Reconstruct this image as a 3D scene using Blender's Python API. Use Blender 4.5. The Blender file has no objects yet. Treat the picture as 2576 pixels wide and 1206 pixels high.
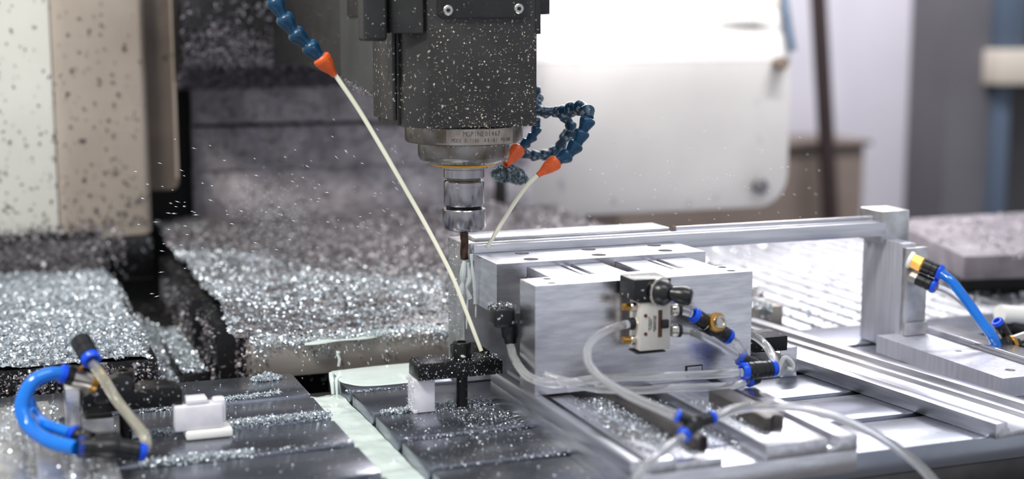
import bpy, bmesh, math, random
import numpy as np
from mathutils import Vector, Matrix

random.seed(4)
RNG = np.random.default_rng(7)
S = bpy.context.scene
COL = S.collection
PI = math.pi

# ------------------------------------------------------------------ camera
CAM = Vector((0, 0, .406))
PITCH, YAW, FPX = math.radians(8.567), math.radians(20.52), 3559.0
cd = bpy.data.cameras.new('camera'); cam = bpy.data.objects.new('camera', cd); COL.objects.link(cam)
cam.location = CAM
cam.rotation_euler = (PI / 2 - PITCH, 0, -YAW)
cd.sensor_width = 36; cd.lens = FPX / 2576 * 36
cd.clip_start = .02; cd.clip_end = 60
cd.dof.use_dof = True; cd.dof.focus_distance = 1.575; cd.dof.aperture_fstop = 2.3
S.camera = cam

# ------------------------------------------------------------------ world, lamps, exposure
W = bpy.data.worlds.new('workshop'); S.world = W; W.use_nodes = True
bg = W.node_tree.nodes['Background']; bg.inputs[0].default_value = (.80, .84, .92, 1); bg.inputs[1].default_value = .74


def area_lamp(name, loc, target, sx, sy, power, color):
    l = bpy.data.lights.new(name, 'AREA'); l.shape = 'RECTANGLE'; l.size = sx; l.size_y = sy
    l.energy = power; l.color = color
    o = bpy.data.objects.new(name, l); COL.objects.link(o); o.location = loc
    o.rotation_euler = (Vector(target) - Vector(loc)).to_track_quat('-Z', 'Y').to_euler()
    o['kind'] = 'helper'
    return o


area_lamp('enclosure_lamp', (1.20, 2.42, .72), (1.19, 2.30, 0), 1.1, .014, 18, (1, .985, .98))
area_lamp('work_lamp', (-.55, .9, 1.5), (.1, 2.2, .2), .5, .2, 32, (1, .965, .9))
area_lamp('ceiling_lamp', (.7, .3, 2.6), (.7, 1.5, 0), 1.4, .4, 26, (.95, .97, 1))
area_lamp('room_wall_fill', (2.6, 3.4, 2.4), (3.0, 4.7, .2), 1.4, .4, 130, (.97, .95, 1))  # unseen fill added to brighten the far workshop wall
S.view_settings.view_transform = 'Standard'; S.view_settings.look = 'None'
S.view_settings.exposure = 0.0; S.view_settings.gamma = 1.0; S.view_settings.use_curve_mapping = False

# ------------------------------------------------------------------ measuring helpers: photograph pixel + known plane -> point in the place
FW = Vector((math.sin(YAW) * math.cos(PITCH), math.cos(YAW) * math.cos(PITCH), -math.sin(PITCH)))
RT = Vector((math.cos(YAW), -math.sin(YAW), 0)); UP = RT.cross(FW)


def _ray(px, py): return FW + ((px - 1288) * RT - (py - 603) * UP) / FPX


def at_y(px, py, y): d = _ray(px, py); return CAM + d * (y / d.y)
def at_z(px, py, z): d = _ray(px, py); return CAM + d * ((z - CAM.z) / d.z)
def at_x(px, py, x): d = _ray(px, py); return CAM + d * (x / d.x)


# ------------------------------------------------------------------ materials
def lin(c):
    return tuple(((v / 255) / 12.92 if v / 255 <= .04045 else ((v / 255 + .055) / 1.055) ** 2.4) for v in c) + (1,)


MATS = {}


def mat(name, col, rough=.5, metal=0, col2=None, scale=40, stretch=(1, 1, 1), bump=0, bump_scale=None, specks=None, speck_scale=220, speck_amt=.62,
        trans=0, ior=1.45, sss=0, rough2=None, detail=4, aniso=0, spots=None, alpha=1, coat=0):
    """Principled material; col->col2 by noise, fine bump, optional specks (dried coolant, chips) and larger spots."""
    if name in MATS: return MATS[name]
    m = bpy.data.materials.new(name); m.use_nodes = True; MATS[name] = m
    nt = m.node_tree; N = nt.nodes; L = nt.links; b = N['Principled BSDF']
    b.inputs['Roughness'].default_value = rough; b.inputs['Metallic'].default_value = metal
    b.inputs['IOR'].default_value = ior; b.inputs['Transmission Weight'].default_value = trans
    b.inputs['Coat Weight'].default_value = coat
    if sss: b.inputs['Subsurface Weight'].default_value = sss; b.inputs['Subsurface Radius'].default_value = (.01, .01, .01); b.inputs['Subsurface Scale'].default_value = 1
    b.inputs['Base Color'].default_value = lin(col); b.inputs['Alpha'].default_value = alpha
    tc = N.new('ShaderNodeTexCoord'); mp = N.new('ShaderNodeMapping'); L.new(tc.outputs['Object'], mp.inputs['Vector'])
    mp.inputs['Scale'].default_value = stretch
    out = None
    if col2 or rough2 is not None:
        nz = N.new('ShaderNodeTexNoise'); nz.inputs['Scale'].default_value = scale; nz.inputs['Detail'].default_value = detail
        L.new(mp.outputs[0], nz.inputs['Vector'])
        rp = N.new('ShaderNodeMapRange'); rp.inputs[1].default_value = .34; rp.inputs[2].default_value = .66
        L.new(nz.outputs['Fac'], rp.inputs[0])
        if col2:
            mx = N.new('ShaderNodeMix'); mx.data_type = 'RGBA'; mx.inputs[6].default_value = lin(col); mx.inputs[7].default_value = lin(col2)
            L.new(rp.outputs[0], mx.inputs[0]); out = mx.outputs[2]
        if rough2 is not None:
            mr = N.new('ShaderNodeMapRange'); mr.inputs[3].default_value = rough; mr.inputs[4].default_value = rough2
            L.new(rp.outputs[0], mr.inputs[0]); L.new(mr.outputs[0], b.inputs['Roughness'])
    for sp, sc, amt in ((specks, speck_scale, speck_amt), (spots, speck_scale * .28, .66)):
        if not sp: continue
        v = N.new('ShaderNodeTexNoise'); v.inputs['Scale'].default_value = sc; v.inputs['Detail'].default_value = 3; v.inputs['Roughness'].default_value = .55
        L.new(tc.outputs['Object'], v.inputs['Vector'])
        r2 = N.new('ShaderNodeMapRange'); r2.inputs[1].default_value = amt; r2.inputs[2].default_value = amt + .035
        L.new(v.outputs['Fac'], r2.inputs[0])
        mx = N.new('ShaderNodeMix'); mx.data_type = 'RGBA'; mx.inputs[7].default_value = lin(sp)
        if out: L.new(out, mx.inputs[6])
        else: mx.inputs[6].default_value = lin(col)
        L.new(r2.outputs[0], mx.inputs[0]); out = mx.outputs[2]
        if metal:
            ml = N.new('ShaderNodeMath'); ml.operation = 'MULTIPLY_ADD'; ml.inputs[1].default_value = -metal; ml.inputs[2].default_value = metal
            L.new(r2.outputs[0], ml.inputs[0]); L.new(ml.outputs[0], b.inputs['Metallic'])
    if out: L.new(out, b.inputs['Base Color'])
    if bump:
        nb = N.new('ShaderNodeTexNoise'); nb.inputs['Scale'].default_value = bump_scale or scale; nb.inputs['Detail'].default_value = 3
        L.new(mp.outputs[0], nb.inputs['Vector'])
        bp = N.new('ShaderNodeBump'); bp.inputs['Strength'].default_value = bump; bp.inputs['Distance'].default_value = .001
        L.new(nb.outputs['Fac'], bp.inputs['Height']); L.new(bp.outputs[0], b.inputs['Normal'])
    return m


ALU = mat('milled_aluminium', (230, 230, 234), .24, 1, (205, 205, 212), 30, (1, 1, 6), .12, 160)
ALU_X = mat('drawn_aluminium', (224, 224, 228), .3, 1, (198, 198, 206), 60, (.15, 3, 3), .15, 120)
ALU_Y = mat('extruded_aluminium', (228, 228, 232), .3, 1, (200, 200, 208), 60, (3, .12, 3), .15, 120)
ALU_OLD = mat('worn_aluminium', (214, 214, 216), .42, 1, (178, 176, 176), 45, (1, 1, 1), .2, 150)
SLAB = mat('ground_steel_slab', (158, 162, 172), .22, .95, (138, 142, 154), 14, (.5, 1.5, 1), .02, 240, rough2=.32, specks=(205, 212, 216), speck_scale=120, speck_amt=.72)
SLAB_EDGE = mat('table_side_steel', (88, 86, 86), .45, .8, (70, 68, 70), 20, (1, 1, 1), .1, 120)
STEEL = mat('turned_steel', (172, 168, 170), .2, 1, (140, 136, 140), 90, (1, 1, .05), .04, 200)
STEEL_DK = mat('dark_turned_steel', (96, 94, 96), .25, 1)
NOSE = mat('stained_nose_steel', (150, 146, 142), .32, 1, (104, 94, 84), 38, (1, 1, 1), .15, 160, specks=(220, 216, 208), speck_scale=260, speck_amt=.66)
CARBIDE = mat('brown_coated_carbide', (92, 70, 58), .3, .9, (60, 48, 44), 120)
HEADBLK = mat('dark_grey_cast_paint', (56, 54, 53), .42, 0, (42, 41, 41), 22, (1, 1, 1), .25, 500, specks=(196, 192, 176), speck_scale=260, speck_amt=.645)
HEADBLK2 = mat('black_textured_paint', (42, 42, 42), .42, 0, (30, 30, 31), 30, (1, 1, 1), .3, 600, specks=(170, 168, 158), speck_scale=250, speck_amt=.68)
HEADGRY = mat('grey_cast_paint', (78, 80, 79), .45, 0, (64, 66, 66), 16, (1, 1, 1), .25, 400, specks=(190, 188, 176), speck_scale=170, speck_amt=.70)
BLACKOX = mat('black_oxide_steel', (22, 21, 22), .35, .3, (14, 13, 14), 40, (1, 1, 1), .15, 300, specks=(205, 205, 205), speck_scale=210, speck_amt=.66)
BLACK = mat('black_plastic', (20, 20, 22), .3, 0, (28, 28, 30), 60)
BLACK_CHIP = mat('black_plastic_with_chips', (20, 20, 22), .35, 0, None, specks=(200, 200, 205), speck_scale=190, speck_amt=.67)
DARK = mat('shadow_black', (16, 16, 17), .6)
BLUEH = mat('teal_blue_hose_plastic', (14, 62, 92), .32, 0, (8, 48, 74), 90, specks=(190, 196, 196), speck_scale=260, speck_amt=.70)
BLUEH_CHIP = mat('teal_blue_hose_with_chips', (14, 58, 84), .38, 0, (10, 46, 70), 90, specks=(128, 134, 134), speck_scale=200, speck_amt=.56)
ORANGE = mat('orange_nozzle_plastic', (222, 96, 40), .4, 0, (202, 80, 30), 60, specks=(190, 180, 170), speck_scale=260, speck_amt=.68)
BLUET = mat('bright_blue_tube', (0, 112, 208), .16, 0, (0, 100, 196), 30, coat=.4)
BLUEC = mat('blue_release_collar', (10, 74, 206), .28)
BRASS = mat('brass', (206, 160, 86), .28, 1, (184, 136, 66), 80)
NICKEL = mat('nickel_plating', (198, 192, 184), .2, 1)
YELLOW = mat('yellow_seal_ring', (222, 160, 24), .4)
MILK = mat('milky_coolant', (216, 226, 220), .12, 0, (200, 214, 208), 14, (1, 1, 1), .4, 60, coat=.3)
JET = mat('coolant_jet', (226, 224, 202), .15, 0, sss=.2)
FROST = mat('frosted_clear_plastic', (226, 223, 228), .35, 0, (212, 210, 216), 60, sss=.3)
WHITEPL = mat('white_nylon', (236, 234, 228), .4, sss=.2)
CLEAR = mat('clear_tube_plastic', (240, 240, 240), .08, 0, trans=.86, ior=1.3)
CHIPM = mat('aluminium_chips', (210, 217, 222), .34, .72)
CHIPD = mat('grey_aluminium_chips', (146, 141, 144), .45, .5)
CHIPBED = mat('packed_chip_bed', (150, 154, 160), .45, .45, (104, 106, 112), 210, (1, 1, 1), 1.0, 260, specks=(214, 220, 224), speck_scale=200, speck_amt=.56)
CHIPBED_D = mat('packed_dark_chip_bed', (128, 124, 126), .5, .4, (84, 80, 82), 170, (1, 1, 1), 1.0, 240, specks=(150, 148, 150), speck_scale=160, speck_amt=.60)
COVER = mat('dirty_way_cover_steel', (198, 190, 195), .6, .1, (150, 143, 148), 16, (1, 1, 1), .4, 70, specks=(172, 168, 176), speck_scale=70, speck_amt=.56)
COVERDK = mat('wet_dark_cover_steel', (46, 46, 48), .4, .6, (26, 26, 28), 18, (1, 1, 1), .4, 90, specks=(120, 122, 126), speck_scale=110, speck_amt=.62)
PLATEG = mat('khaki_reflecting_steel', (176, 168, 160), .38, .6, (156, 148, 140), 14, (.3, 1, 3), .05, 120)
CREAM = mat('cream_enamel', (214, 213, 204), .4, 0, (204, 203, 194), 6, specks=(84, 80, 76), speck_scale=62, speck_amt=.685)
BEIGE_SHADE = mat('beige_and_shade_enamel', (176, 164, 152), .45, 0, (164, 152, 140), 8, specks=(80, 74, 72), speck_scale=55, speck_amt=.68)  # shade on the cream column put into the colour; also plain beige trim
TAUPE = mat('dirty_taupe_enamel', (112, 100, 90), .5, 0, (92, 82, 76), 14, spots=(66, 60, 56), speck_scale=140)
PANEL = mat('white_enclosure_enamel', (184, 181, 179), .45, 0, (174, 170, 169), 4, spots=(150, 152, 156), speck_scale=90)
RWALL = mat('pale_workshop_wall', (190, 186, 192), .7, 0, (180, 177, 184), 2)
RCOL = mat('grey_workshop_column', (92, 90, 94), .6, 0, (84, 82, 86), 3)
BROWN = mat('brown_board', (112, 100, 92), .7, 0, (100, 88, 80), 5)
POLEM = mat('dark_brown_pole', (44, 30, 28), .5, 0, (34, 22, 22), 10)
SHELFM = mat('cream_shelf_board', (178, 170, 158), .6)
FLOORM = mat('workshop_floor', (120, 116, 114), .6, 0, (104, 100, 98), 3)
GREYB = mat('slate_blue_box', (70, 82, 98), .6)
TRAY = mat('bright_tray_steel', (224, 224, 228), .42, 1, (204, 204, 210), 20, (1, 1, 1), .2, 60)
VALVEM = mat('white_grey_valve_body', (206, 202, 194), .4, .2, (196, 192, 184), 60)
PRINT = mat('dark_print', (52, 50, 50), .6)
RUST = mat('brown_scale_window', (74, 46, 28), .35)
REDDOT = mat('dark_red_dot', (92, 18, 26), .5)
SAWN = mat('sawn_aluminium', (206, 206, 214), .5, .7, (190, 190, 200), 40, (4, 4, .3), .15, 120)
DUSTY = mat('dusty_dark_sheet', (128, 121, 127), .6, .2, (96, 90, 96), 20, (1, 1, 1), .3, 80)
INSERT = mat('dark_steel_insert', (96, 90, 88), .4, .6, (80, 76, 74), 40, (1, 1, 1), .15, 120)


# ------------------------------------------------------------------ mesh helpers
class MB:
    """Collects shapes in world coordinates; build() links them as ONE mesh object."""
    def __init__(s): s.v = []; s.f = []

    def add(s, vs, fs):
        o = len(s.v); s.v += [tuple(p) for p in vs]; s.f += [[i + o for i in f] for f in fs]; return s

    def box(s, x0, x1, y0, y1, z0, z1, rot=0, piv=None):
        P = [Vector((x, y, z)) for z in (z0, z1) for y in (y0, y1) for x in (x0, x1)]
        if rot:
            c = Vector(piv) if piv else Vector(((x0 + x1) / 2, (y0 + y1) / 2, 0)); R = Matrix.Rotation(rot, 3, 'Z')
            P = [R @ (p - c) + c for p in P]
        return s.add(P, [(0, 2, 3, 1), (4, 5, 7, 6), (0, 1, 5, 4), (1, 3, 7, 5), (3, 2, 6, 7), (2, 0, 4, 6)])

    def prism(s, poly, axis, a, b):
        """poly of 2-D points extruded from a to b along axis ('x': poly is (y,z), 'y': (x,z), 'z': (x,y))"""
        f = {'x': lambda p, t: (t, p[0], p[1]), 'y': lambda p, t: (p[0], t, p[1]), 'z': lambda p, t: (p[0], p[1], t)}[axis]
        n = len(poly); V = [f(p, a) for p in poly] + [f(p, b) for p in poly]
        F = [list(range(n))[::-1], list(range(n, 2 * n))] + [(i, (i + 1) % n, (i + 1) % n + n, i + n) for i in range(n)]
        return s.add(V, F)

    def lathe(s, prof, org, axis=(0, 0, 1), n=32, cap=True):
        """prof: list of (r, h) along axis from org"""
        ax = Vector(axis).normalized(); t = ax.orthogonal().normalized(); b = ax.cross(t); org = Vector(org)
        V = []; F = []
        for r, h in prof:
            for k in range(n):
                a = 2 * PI * k / n; V.append(org + ax * h + (t * math.cos(a) + b * math.sin(a)) * r)
        for j in range(len(prof) - 1):
            for k in range(n): F.append((j * n + k, j * n + (k + 1) % n, (j + 1) * n + (k + 1) % n, (j + 1) * n + k))
        if cap: F.append(list(range(n))[::-1]); F.append([(len(prof) - 1) * n + k for k in range(n)])
        return s.add(V, F)

    def cyl(s, p, q, r, n=24, r2=None):
        d = Vector(q) - Vector(p); return s.lathe([(r, 0), (r if r2 is None else r2, d.length)], p, d, n)

    def hexa(s, p, q, r): return s.cyl(p, q, r, 6)

    def tube(s, pts, r, n=14, sub=8, hollow=0):
        P = spline([Vector(p) for p in pts], sub); V = []; F = []
        rr = r if callable(r) else (lambda t: r)
        prev = None; m = len(P)
        for i, p in enumerate(P):
            d = (P[min(i + 1, m - 1)] - P[max(i - 1, 0)]).normalized()
            t = d.orthogonal().normalized() if prev is None else (prev - d * prev.dot(d)).normalized()
            prev = t; b = d.cross(t)
            for k in range(n):
                a = 2 * PI * k / n; V.append(p + (t * math.cos(a) + b * math.sin(a)) * rr(i / (m - 1)))
        for j in range(m - 1):
            for k in range(n): F.append((j * n + k, j * n + (k + 1) % n, (j + 1) * n + (k + 1) % n, (j + 1) * n + k))
        F.append(list(range(n))[::-1]); F.append([(m - 1) * n + k for k in range(n)])
        return s.add(V, F)

    def build(s, name, m, parent=None, bevel=0, seg=2):
        off = parent_world(parent)
        me = bpy.data.meshes.new(name); me.from_pydata([tuple(Vector(v) - off) for v in s.v], [], s.f)
        bm = bmesh.new(); bm.from_mesh(me); bmesh.ops.recalc_face_normals(bm, faces=bm.faces)
        if bevel:
            E = [e for e in bm.edges if len(e.link_faces) == 2 and e.calc_face_angle(0) > .6]
            bmesh.ops.bevel(bm, geom=E, offset=bevel, segments=seg, profile=.5, affect='EDGES', clamp_overlap=True)
        bm.to_mesh(me); bm.free()
        me.polygons.foreach_set('use_smooth', [True] * len(me.polygons)); me.set_sharp_from_angle(angle=.6)
        me.materials.append(m)
        o = bpy.data.objects.new(name, me); COL.objects.link(o)
        if parent: o.parent = parent
        return o


def parent_world(p):
    v = Vector((0, 0, 0))
    while p: v = v + p.location; p = p.parent
    return v


def spline(P, sub):
    if len(P) < 3: return P
    out = []
    for i in range(len(P) - 1):
        p0 = P[i - 1] if i else P[0] * 2 - P[1]; p1, p2 = P[i], P[i + 1]; p3 = P[i + 2] if i + 2 < len(P) else P[-1] * 2 - P[-2]
        for k in range(sub):
            t = k / sub
            out.append(.5 * (2 * p1 + (p2 - p0) * t + (2 * p0 - 5 * p1 + 4 * p2 - p3) * t * t + (3 * p1 - p0 - 3 * p2 + p3) * t ** 3))
    return out + [P[-1]]


def thing(name, label, cat, loc, group=None):
    o = bpy.data.objects.new(name, None); COL.objects.link(o); o.location = loc; o.empty_display_size = .01
    return tag(o, label, cat, group)


def tag(o, label, cat, group=None, kind=None):
    o['label'] = label; o['category'] = cat
    if group: o['group'] = group
    if kind: o['kind'] = kind
    return o


def struct(o, label=None):
    o['kind'] = 'structure'
    if label: o['label'] = label
    return o


def np_mesh(name, V, F, m, parent=None, smooth=False):
    me = bpy.data.meshes.new(name); V = np.asarray(V, np.float32); F = np.asarray(F, np.int32); n, k = F.shape
    if parent: V = V - np.array(parent_world(parent), np.float32)
    me.vertices.add(len(V)); me.vertices.foreach_set('co', V.ravel())
    me.loops.add(n * k); me.loops.foreach_set('vertex_index', F.ravel())
    me.polygons.add(n); me.polygons.foreach_set('loop_start', np.arange(0, n * k, k, dtype=np.int32))
    if smooth: me.polygons.foreach_set('use_smooth', np.ones(n, bool))
    me.update(calc_edges=True); me.materials.append(m)
    o = bpy.data.objects.new(name, me); COL.objects.link(o)
    if parent: o.parent = parent
    return o


def chip_geo(P, size, curl=True, flat=.8, align=None):
    """P (n,3) positions -> curled shavings (4 cross edges, 3 quads) or folded flakes (2 quads)."""
    n = len(P); k = 4 if curl else 3
    sz = size * RNG.uniform(.5, 1.4, (n, 1, 1)); wd = RNG.uniform(.25, .6, (n, 1, 1))
    t = np.linspace(-1, 1, k)[None, :]; bend = RNG.uniform(.4, 2.2 if curl else 1.2, (n, 1))
    ang = t * bend
    cx = np.sin(ang) / bend; cz = (1 - np.cos(ang)) / bend
    L = np.zeros((n, k, 2, 3)); L[..., 0] = cx[:, :, None]; L[..., 2] = cz[:, :, None]
    L[:, :, 0, 1] = -1; L[:, :, 1, 1] = 1
    tp = np.ones(k); tp[0] = .25; tp[-1] = .35; L[..., 1] *= wd * tp[None, :, None]; L[:, :, :, 1] += t[:, :, None] * RNG.uniform(-.3, .3, (n, 1, 1))
    L = L.reshape(n, 2 * k, 3) * sz * .5
    q = RNG.normal(size=(n, 4)); q[:, 1:3] *= flat; q /= np.linalg.norm(q, axis=1, keepdims=True)
    w, x, y, z = q.T
    R = np.stack([1 - 2 * (y * y + z * z), 2 * (x * y - w * z), 2 * (x * z + w * y), 2 * (x * y + w * z), 1 - 2 * (x * x + z * z), 2 * (y * z - w * x),
                  2 * (x * z - w * y), 2 * (y * z + w * x), 1 - 2 * (x * x + y * y)], 1).reshape(n, 3, 3)
    V = np.einsum('nij,nkj->nki', R, L) + P[:, None, :]
    f = np.array([[2 * i, 2 * i + 1, 2 * i + 3, 2 * i + 2] for i in range(k - 1)])
    F = (f[None] + (np.arange(n) * 2 * k)[:, None, None]).reshape(-1, 4)
    return V.reshape(-1, 3), F


def chips(name, P, size, m=None, parent=None, curl=True, flat=.8, label=None, cat=None):
    V, F = chip_geo(np.asarray(P, float), size, curl, flat)
    o = np_mesh(name, V, F, m or CHIPM, parent); o['kind'] = 'stuff'
    if label and not parent: tag(o, label, cat or 'metal chips', kind='stuff')
    return o


def rect_pts(n, x0, x1, y0, y1, z0, z1):
    return np.stack([RNG.uniform(x0, x1, n), RNG.uniform(y0, y1, n), RNG.uniform(z0, z1, n)], 1)


def vnoise(x, y, s, seed=0):
    """smooth value noise for heaps"""
    r = np.random.default_rng(seed); g = r.random((64, 64)); X = x * s; Y = y * s
    xi = np.floor(X).astype(int); yi = np.floor(Y).astype(int); fx = X - xi; fy = Y - yi
    fx = fx * fx * (3 - 2 * fx); fy = fy * fy * (3 - 2 * fy)
    G = lambda a, b: g[a % 64, b % 64]
    return (G(xi, yi) * (1 - fx) + G(xi + 1, yi) * fx) * (1 - fy) + (G(xi, yi + 1) * (1 - fx) + G(xi + 1, yi + 1) * fx) * fy


def heap(name, x0, x1, y0, y1, zfun, m, nx=90, ny=90, parent=None, label=None):
    gx, gy = np.meshgrid(np.linspace(x0, x1, nx), np.linspace(y0, y1, ny), indexing='ij')
    V = np.stack([gx, gy, zfun(gx, gy)], -1).reshape(-1, 3)
    i, j = np.meshgrid(np.arange(nx - 1), np.arange(ny - 1), indexing='ij'); a = (i * ny + j).ravel()
    o = np_mesh(name, V, np.stack([a, a + ny, a + ny + 1, a + 1], 1), m, parent, True); o['kind'] = 'stuff'
    if label: tag(o, label, 'metal chips', kind='stuff')
    return o


GLYPH = {}


def text(name, body, size, loc, rot, m, parent, sx=1.0, ext=.00006):
    """lettering as a thin mesh of its own"""
    key = (body, size)
    if key not in GLYPH:
        c = bpy.data.curves.new(name, 'FONT'); c.body = body; c.size = size; c.extrude = ext; c.align_x = 'CENTER'; c.align_y = 'CENTER'; c.resolution_u = 3
        tmp = bpy.data.objects.new('tmp_glyph', c); COL.objects.link(tmp); bpy.context.view_layer.update()
        me = bpy.data.meshes.new_from_object(tmp.evaluated_get(bpy.context.evaluated_depsgraph_get()))
        bpy.data.objects.remove(tmp); bpy.data.curves.remove(c); me.materials.clear(); me.materials.append(m); me.name = name; GLYPH[key] = me
    o = bpy.data.objects.new(name, GLYPH[key]); COL.objects.link(o); o.location = Vector(loc) - parent_world(parent); o.rotation_euler = rot
    o.scale = (sx, 1, 1); o.parent = parent
    return o


def plate_with_holes(name, x0, x1, y0, y1, z0, z1, holes, m, parent, bevel=.0006, n=24):
    """Block with blind round holes in its top face; holes: (x, y, r, depth)."""
    bm = bmesh.new(); off = parent_world(parent)
    outer = [bm.verts.new(Vector((x, y, z1)) - off) for x, y in ((x0, y0), (x1, y0), (x1, y1), (x0, y1))]
    E = [bm.edges.new((outer[i], outer[(i + 1) % 4])) for i in range(4)]
    rings = []
    for (hx, hy, r, d) in holes:
        ring = [bm.verts.new(Vector((hx + r * math.cos(2 * PI * k / n), hy + r * math.sin(2 * PI * k / n), z1)) - off) for k in range(n)]
        E += [bm.edges.new((ring[k], ring[(k + 1) % n])) for k in range(n)]; rings.append((ring, d, hx, hy))
    bmesh.ops.triangle_fill(bm, use_beauty=True, edges=E)
    for ring, d, hx, hy in rings:                  # a filler face lying wholly on one ring closes that hole: drop it
        rs = set(ring)
        bmesh.ops.delete(bm, geom=[f for f in bm.faces if all(v in rs for v in f.verts)], context='FACES_ONLY')
    low = [bm.verts.new(v.co - Vector((0, 0, z1 - z0))) for v in outer]
    for i in range(4): bm.faces.new((outer[i], low[i], low[(i + 1) % 4], outer[(i + 1) % 4]))
    bm.faces.new(low)
    for ring, d, hx, hy in rings:
        b = [bm.verts.new(v.co - Vector((0, 0, d))) for v in ring]
        for k in range(n): bm.faces.new((ring[k], ring[(k + 1) % n], b[(k + 1) % n], b[k]))
        bm.faces.new(b)
    bmesh.ops.recalc_face_normals(bm, faces=bm.faces)
    me = bpy.data.meshes.new(name); bm.to_mesh(me); bm.free(); me.materials.append(m)
    o = bpy.data.objects.new(name, me); COL.objects.link(o); o.parent = parent
    return o


# push-in fitting pieces reused by every pneumatic connector
def barrel(p, d, r, L, name, m, parent, collar=True, collar_r=None):
    """black barrel from p along d, blue release collar at its far end; returns end point"""
    d = Vector(d).normalized(); p = Vector(p)
    b = MB().lathe([(r * .86, 0), (r, r * .12), (r, L * .55), (r * .93, L * .58), (r * .93, L * .64), (r, L * .67), (r, L * .95), (r * .9, L)], p, d, 24).build(name, m, parent)
    if collar:
        e = p + d * L; R = collar_r or r
        MB().lathe([(R * .75, 0), (R * 1.02, r * .1), (R * 1.02, r * .55), (R * .9, r * .75), (R * .6, r * .75), (R * .58, r * .2)], e, d, 24).build('release_collar', BLUEC, b)
    return p + d * (L + r * .5)


# ================================================================== SETTING: the workshop and the machine's enclosure
struct(MB().box(-3, 9, -1, 7, -.95, -.9).build('floor', FLOORM), 'grey workshop floor beyond the machine')
struct(MB().box(.5, 3.7, 4.75, 4.85, -.9, 2.2).build('wall_back', RWALL), 'pale mauve grey workshop wall')
struct(MB().box(3.3, 9, 5.6, 5.7, -.9, 2.2).build('wall_right', RCOL), 'dark grey workshop wall behind the shelf')
struct(MB().box(3.46, 3.66, 4.5, 4.74, -.9, 2.2).build('trim_1', RCOL), 'dark grey workshop column')

t = thing('leaning_pole', 'dark brown pole leaning against the pale wall', 'pole', at_y(2095, 560, 4.4))
MB().cyl(at_y(2050, -160, 4.36), at_y(2098, 700, 4.28), .030, 16).build('shaft', POLEM, t)
MB().cyl(at_y(2050, -160, 4.36) + Vector((-.002, 0, .02)), at_y(2050, -160, 4.36), .022, 16, .030).build('end_cap', POLEM, t)
a_ = at_y(2165, 350, 4.45)
t = thing('brown_crate', 'brown board crate against the wall behind the pole', 'crate', (2.7, 4.55, -.9))
MB().box(2.05, a_.x, 4.42, 4.72, -.9, a_.z - .02).build('body', BROWN, t, .01)
MB().box(2.03, a_.x + .02, 4.40, 4.73, a_.z - .02, a_.z).build('lid', BROWN, t, .006)

t = thing('storage_shelf', 'cream board shelf at the right edge beside the grey column', 'shelf', (4.2, 4.6, -.9))
b_ = at_y(2490, 125, 4.4); c_ = at_y(2490, 215, 4.4)
MB().box(3.62, 4.9, 4.4, 4.9, c_.z, b_.z).build('shelf_board', SHELFM, t, .01)
MB().box(3.75, 4.9, 4.88, 4.92, -.9, c_.z).build('back_panel', RCOL, t)
MB().box(3.66, 3.72, 4.45, 4.9, -.9, c_.z).build('upright', GREYB, t, .004)
t = thing('slate_box', 'slate blue box standing on the cream shelf', 'box', (3.73, 4.55, b_.z))
MB().box(3.65, 3.78, 4.45, 4.75, b_.z, b_.z + .5).build('carton', GREYB, t, .008)
MB().box(3.645, 3.785, 4.445, 4.755, b_.z + .38, b_.z + .42).build('lid_band', RCOL, t)
t = thing('brown_jar', 'brown jar on the shelf at the right edge', 'jar', at_y(2576, 118, 4.5))
MB().lathe([(.03, 0), (.045, .02), (.045, .12), (.03, .15), (.03, .18)], at_y(2588, 118, 4.5), (0, 0, 1), 20).build('jar_body', POLEM, t)
MB().lathe([(.033, .17), (.033, .2)], at_y(2588, 118, 4.5), (0, 0, 1), 20).build('lid', BROWN, t)

# white enclosure panel at the back right: lower flat sheet, made-up bend leaning the upper sheet back to catch lamp light; rounded lower corner
t = thing('enclosure_panel', 'white enamelled enclosure panel with rounded lower corner behind the spindle', 'panel', (1.3, 2.6, .03))
XR, ZB, ZM = 1.60, .028, .335
poly = [(.80, ZB)] + [(XR - .07 + .07 * math.sin(a), ZB + .07 - .07 * math.cos(a)) for a in np.linspace(0, PI / 2, 10)] + [(XR, ZM), (.80, ZM)]
MB().prism(poly, 'y', 2.60, 2.615).build('lower_sheet', PANEL, t, .003)
MB().add([(.80, 2.60, ZM), (XR, 2.60, ZM), (XR, 2.615, ZM), (.80, 2.615, ZM), (.80, 2.78, .80), (XR, 2.78, .80), (XR, 2.795, .80), (.80, 2.795, .80)],
         [(0, 1, 5, 4), (3, 7, 6, 2), (0, 4, 7, 3), (1, 2, 6, 5), (0, 3, 2, 1), (4, 5, 6, 7)]).build('upper_sheet', PANEL, t)
MB().add([(XR - .012, 2.585, .355), (XR + .004, 2.585, .355), (XR + .004, 2.60, .355), (XR - .012, 2.60, .355), (XR - .012, 2.74, .8), (XR + .004, 2.74, .8), (XR + .004, 2.76, .8), (XR - .012, 2.76, .8)],
         [(0, 1, 5, 4), (3, 7, 6, 2), (0, 4, 7, 3), (1, 2, 6, 5), (0, 3, 2, 1), (4, 5, 6, 7)]).build('edge_gasket', GREYB, t)
kz = at_y(1966, 160, 2.58)
MB().lathe([(.012, 0), (.014, .012), (.016, .02), (.012, .03)], (kz.x, 2.60, kz.z), (0, -1, 0), 20).build('hinge_knob', BROWN, t)
kz = at_y(1916, 470, 2.58)
MB().lathe([(.014, 0), (.016, .012), (.017, .02), (.012, .026)], (kz.x, 2.60, kz.z), (0, -1, 0), 20).build('rubber_stop', RCOL, t)
MB().box(1.44, 1.56, 2.585, 2.60, .447, .462).build('handle_slot', BEIGE_SHADE, t, .003)

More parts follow.
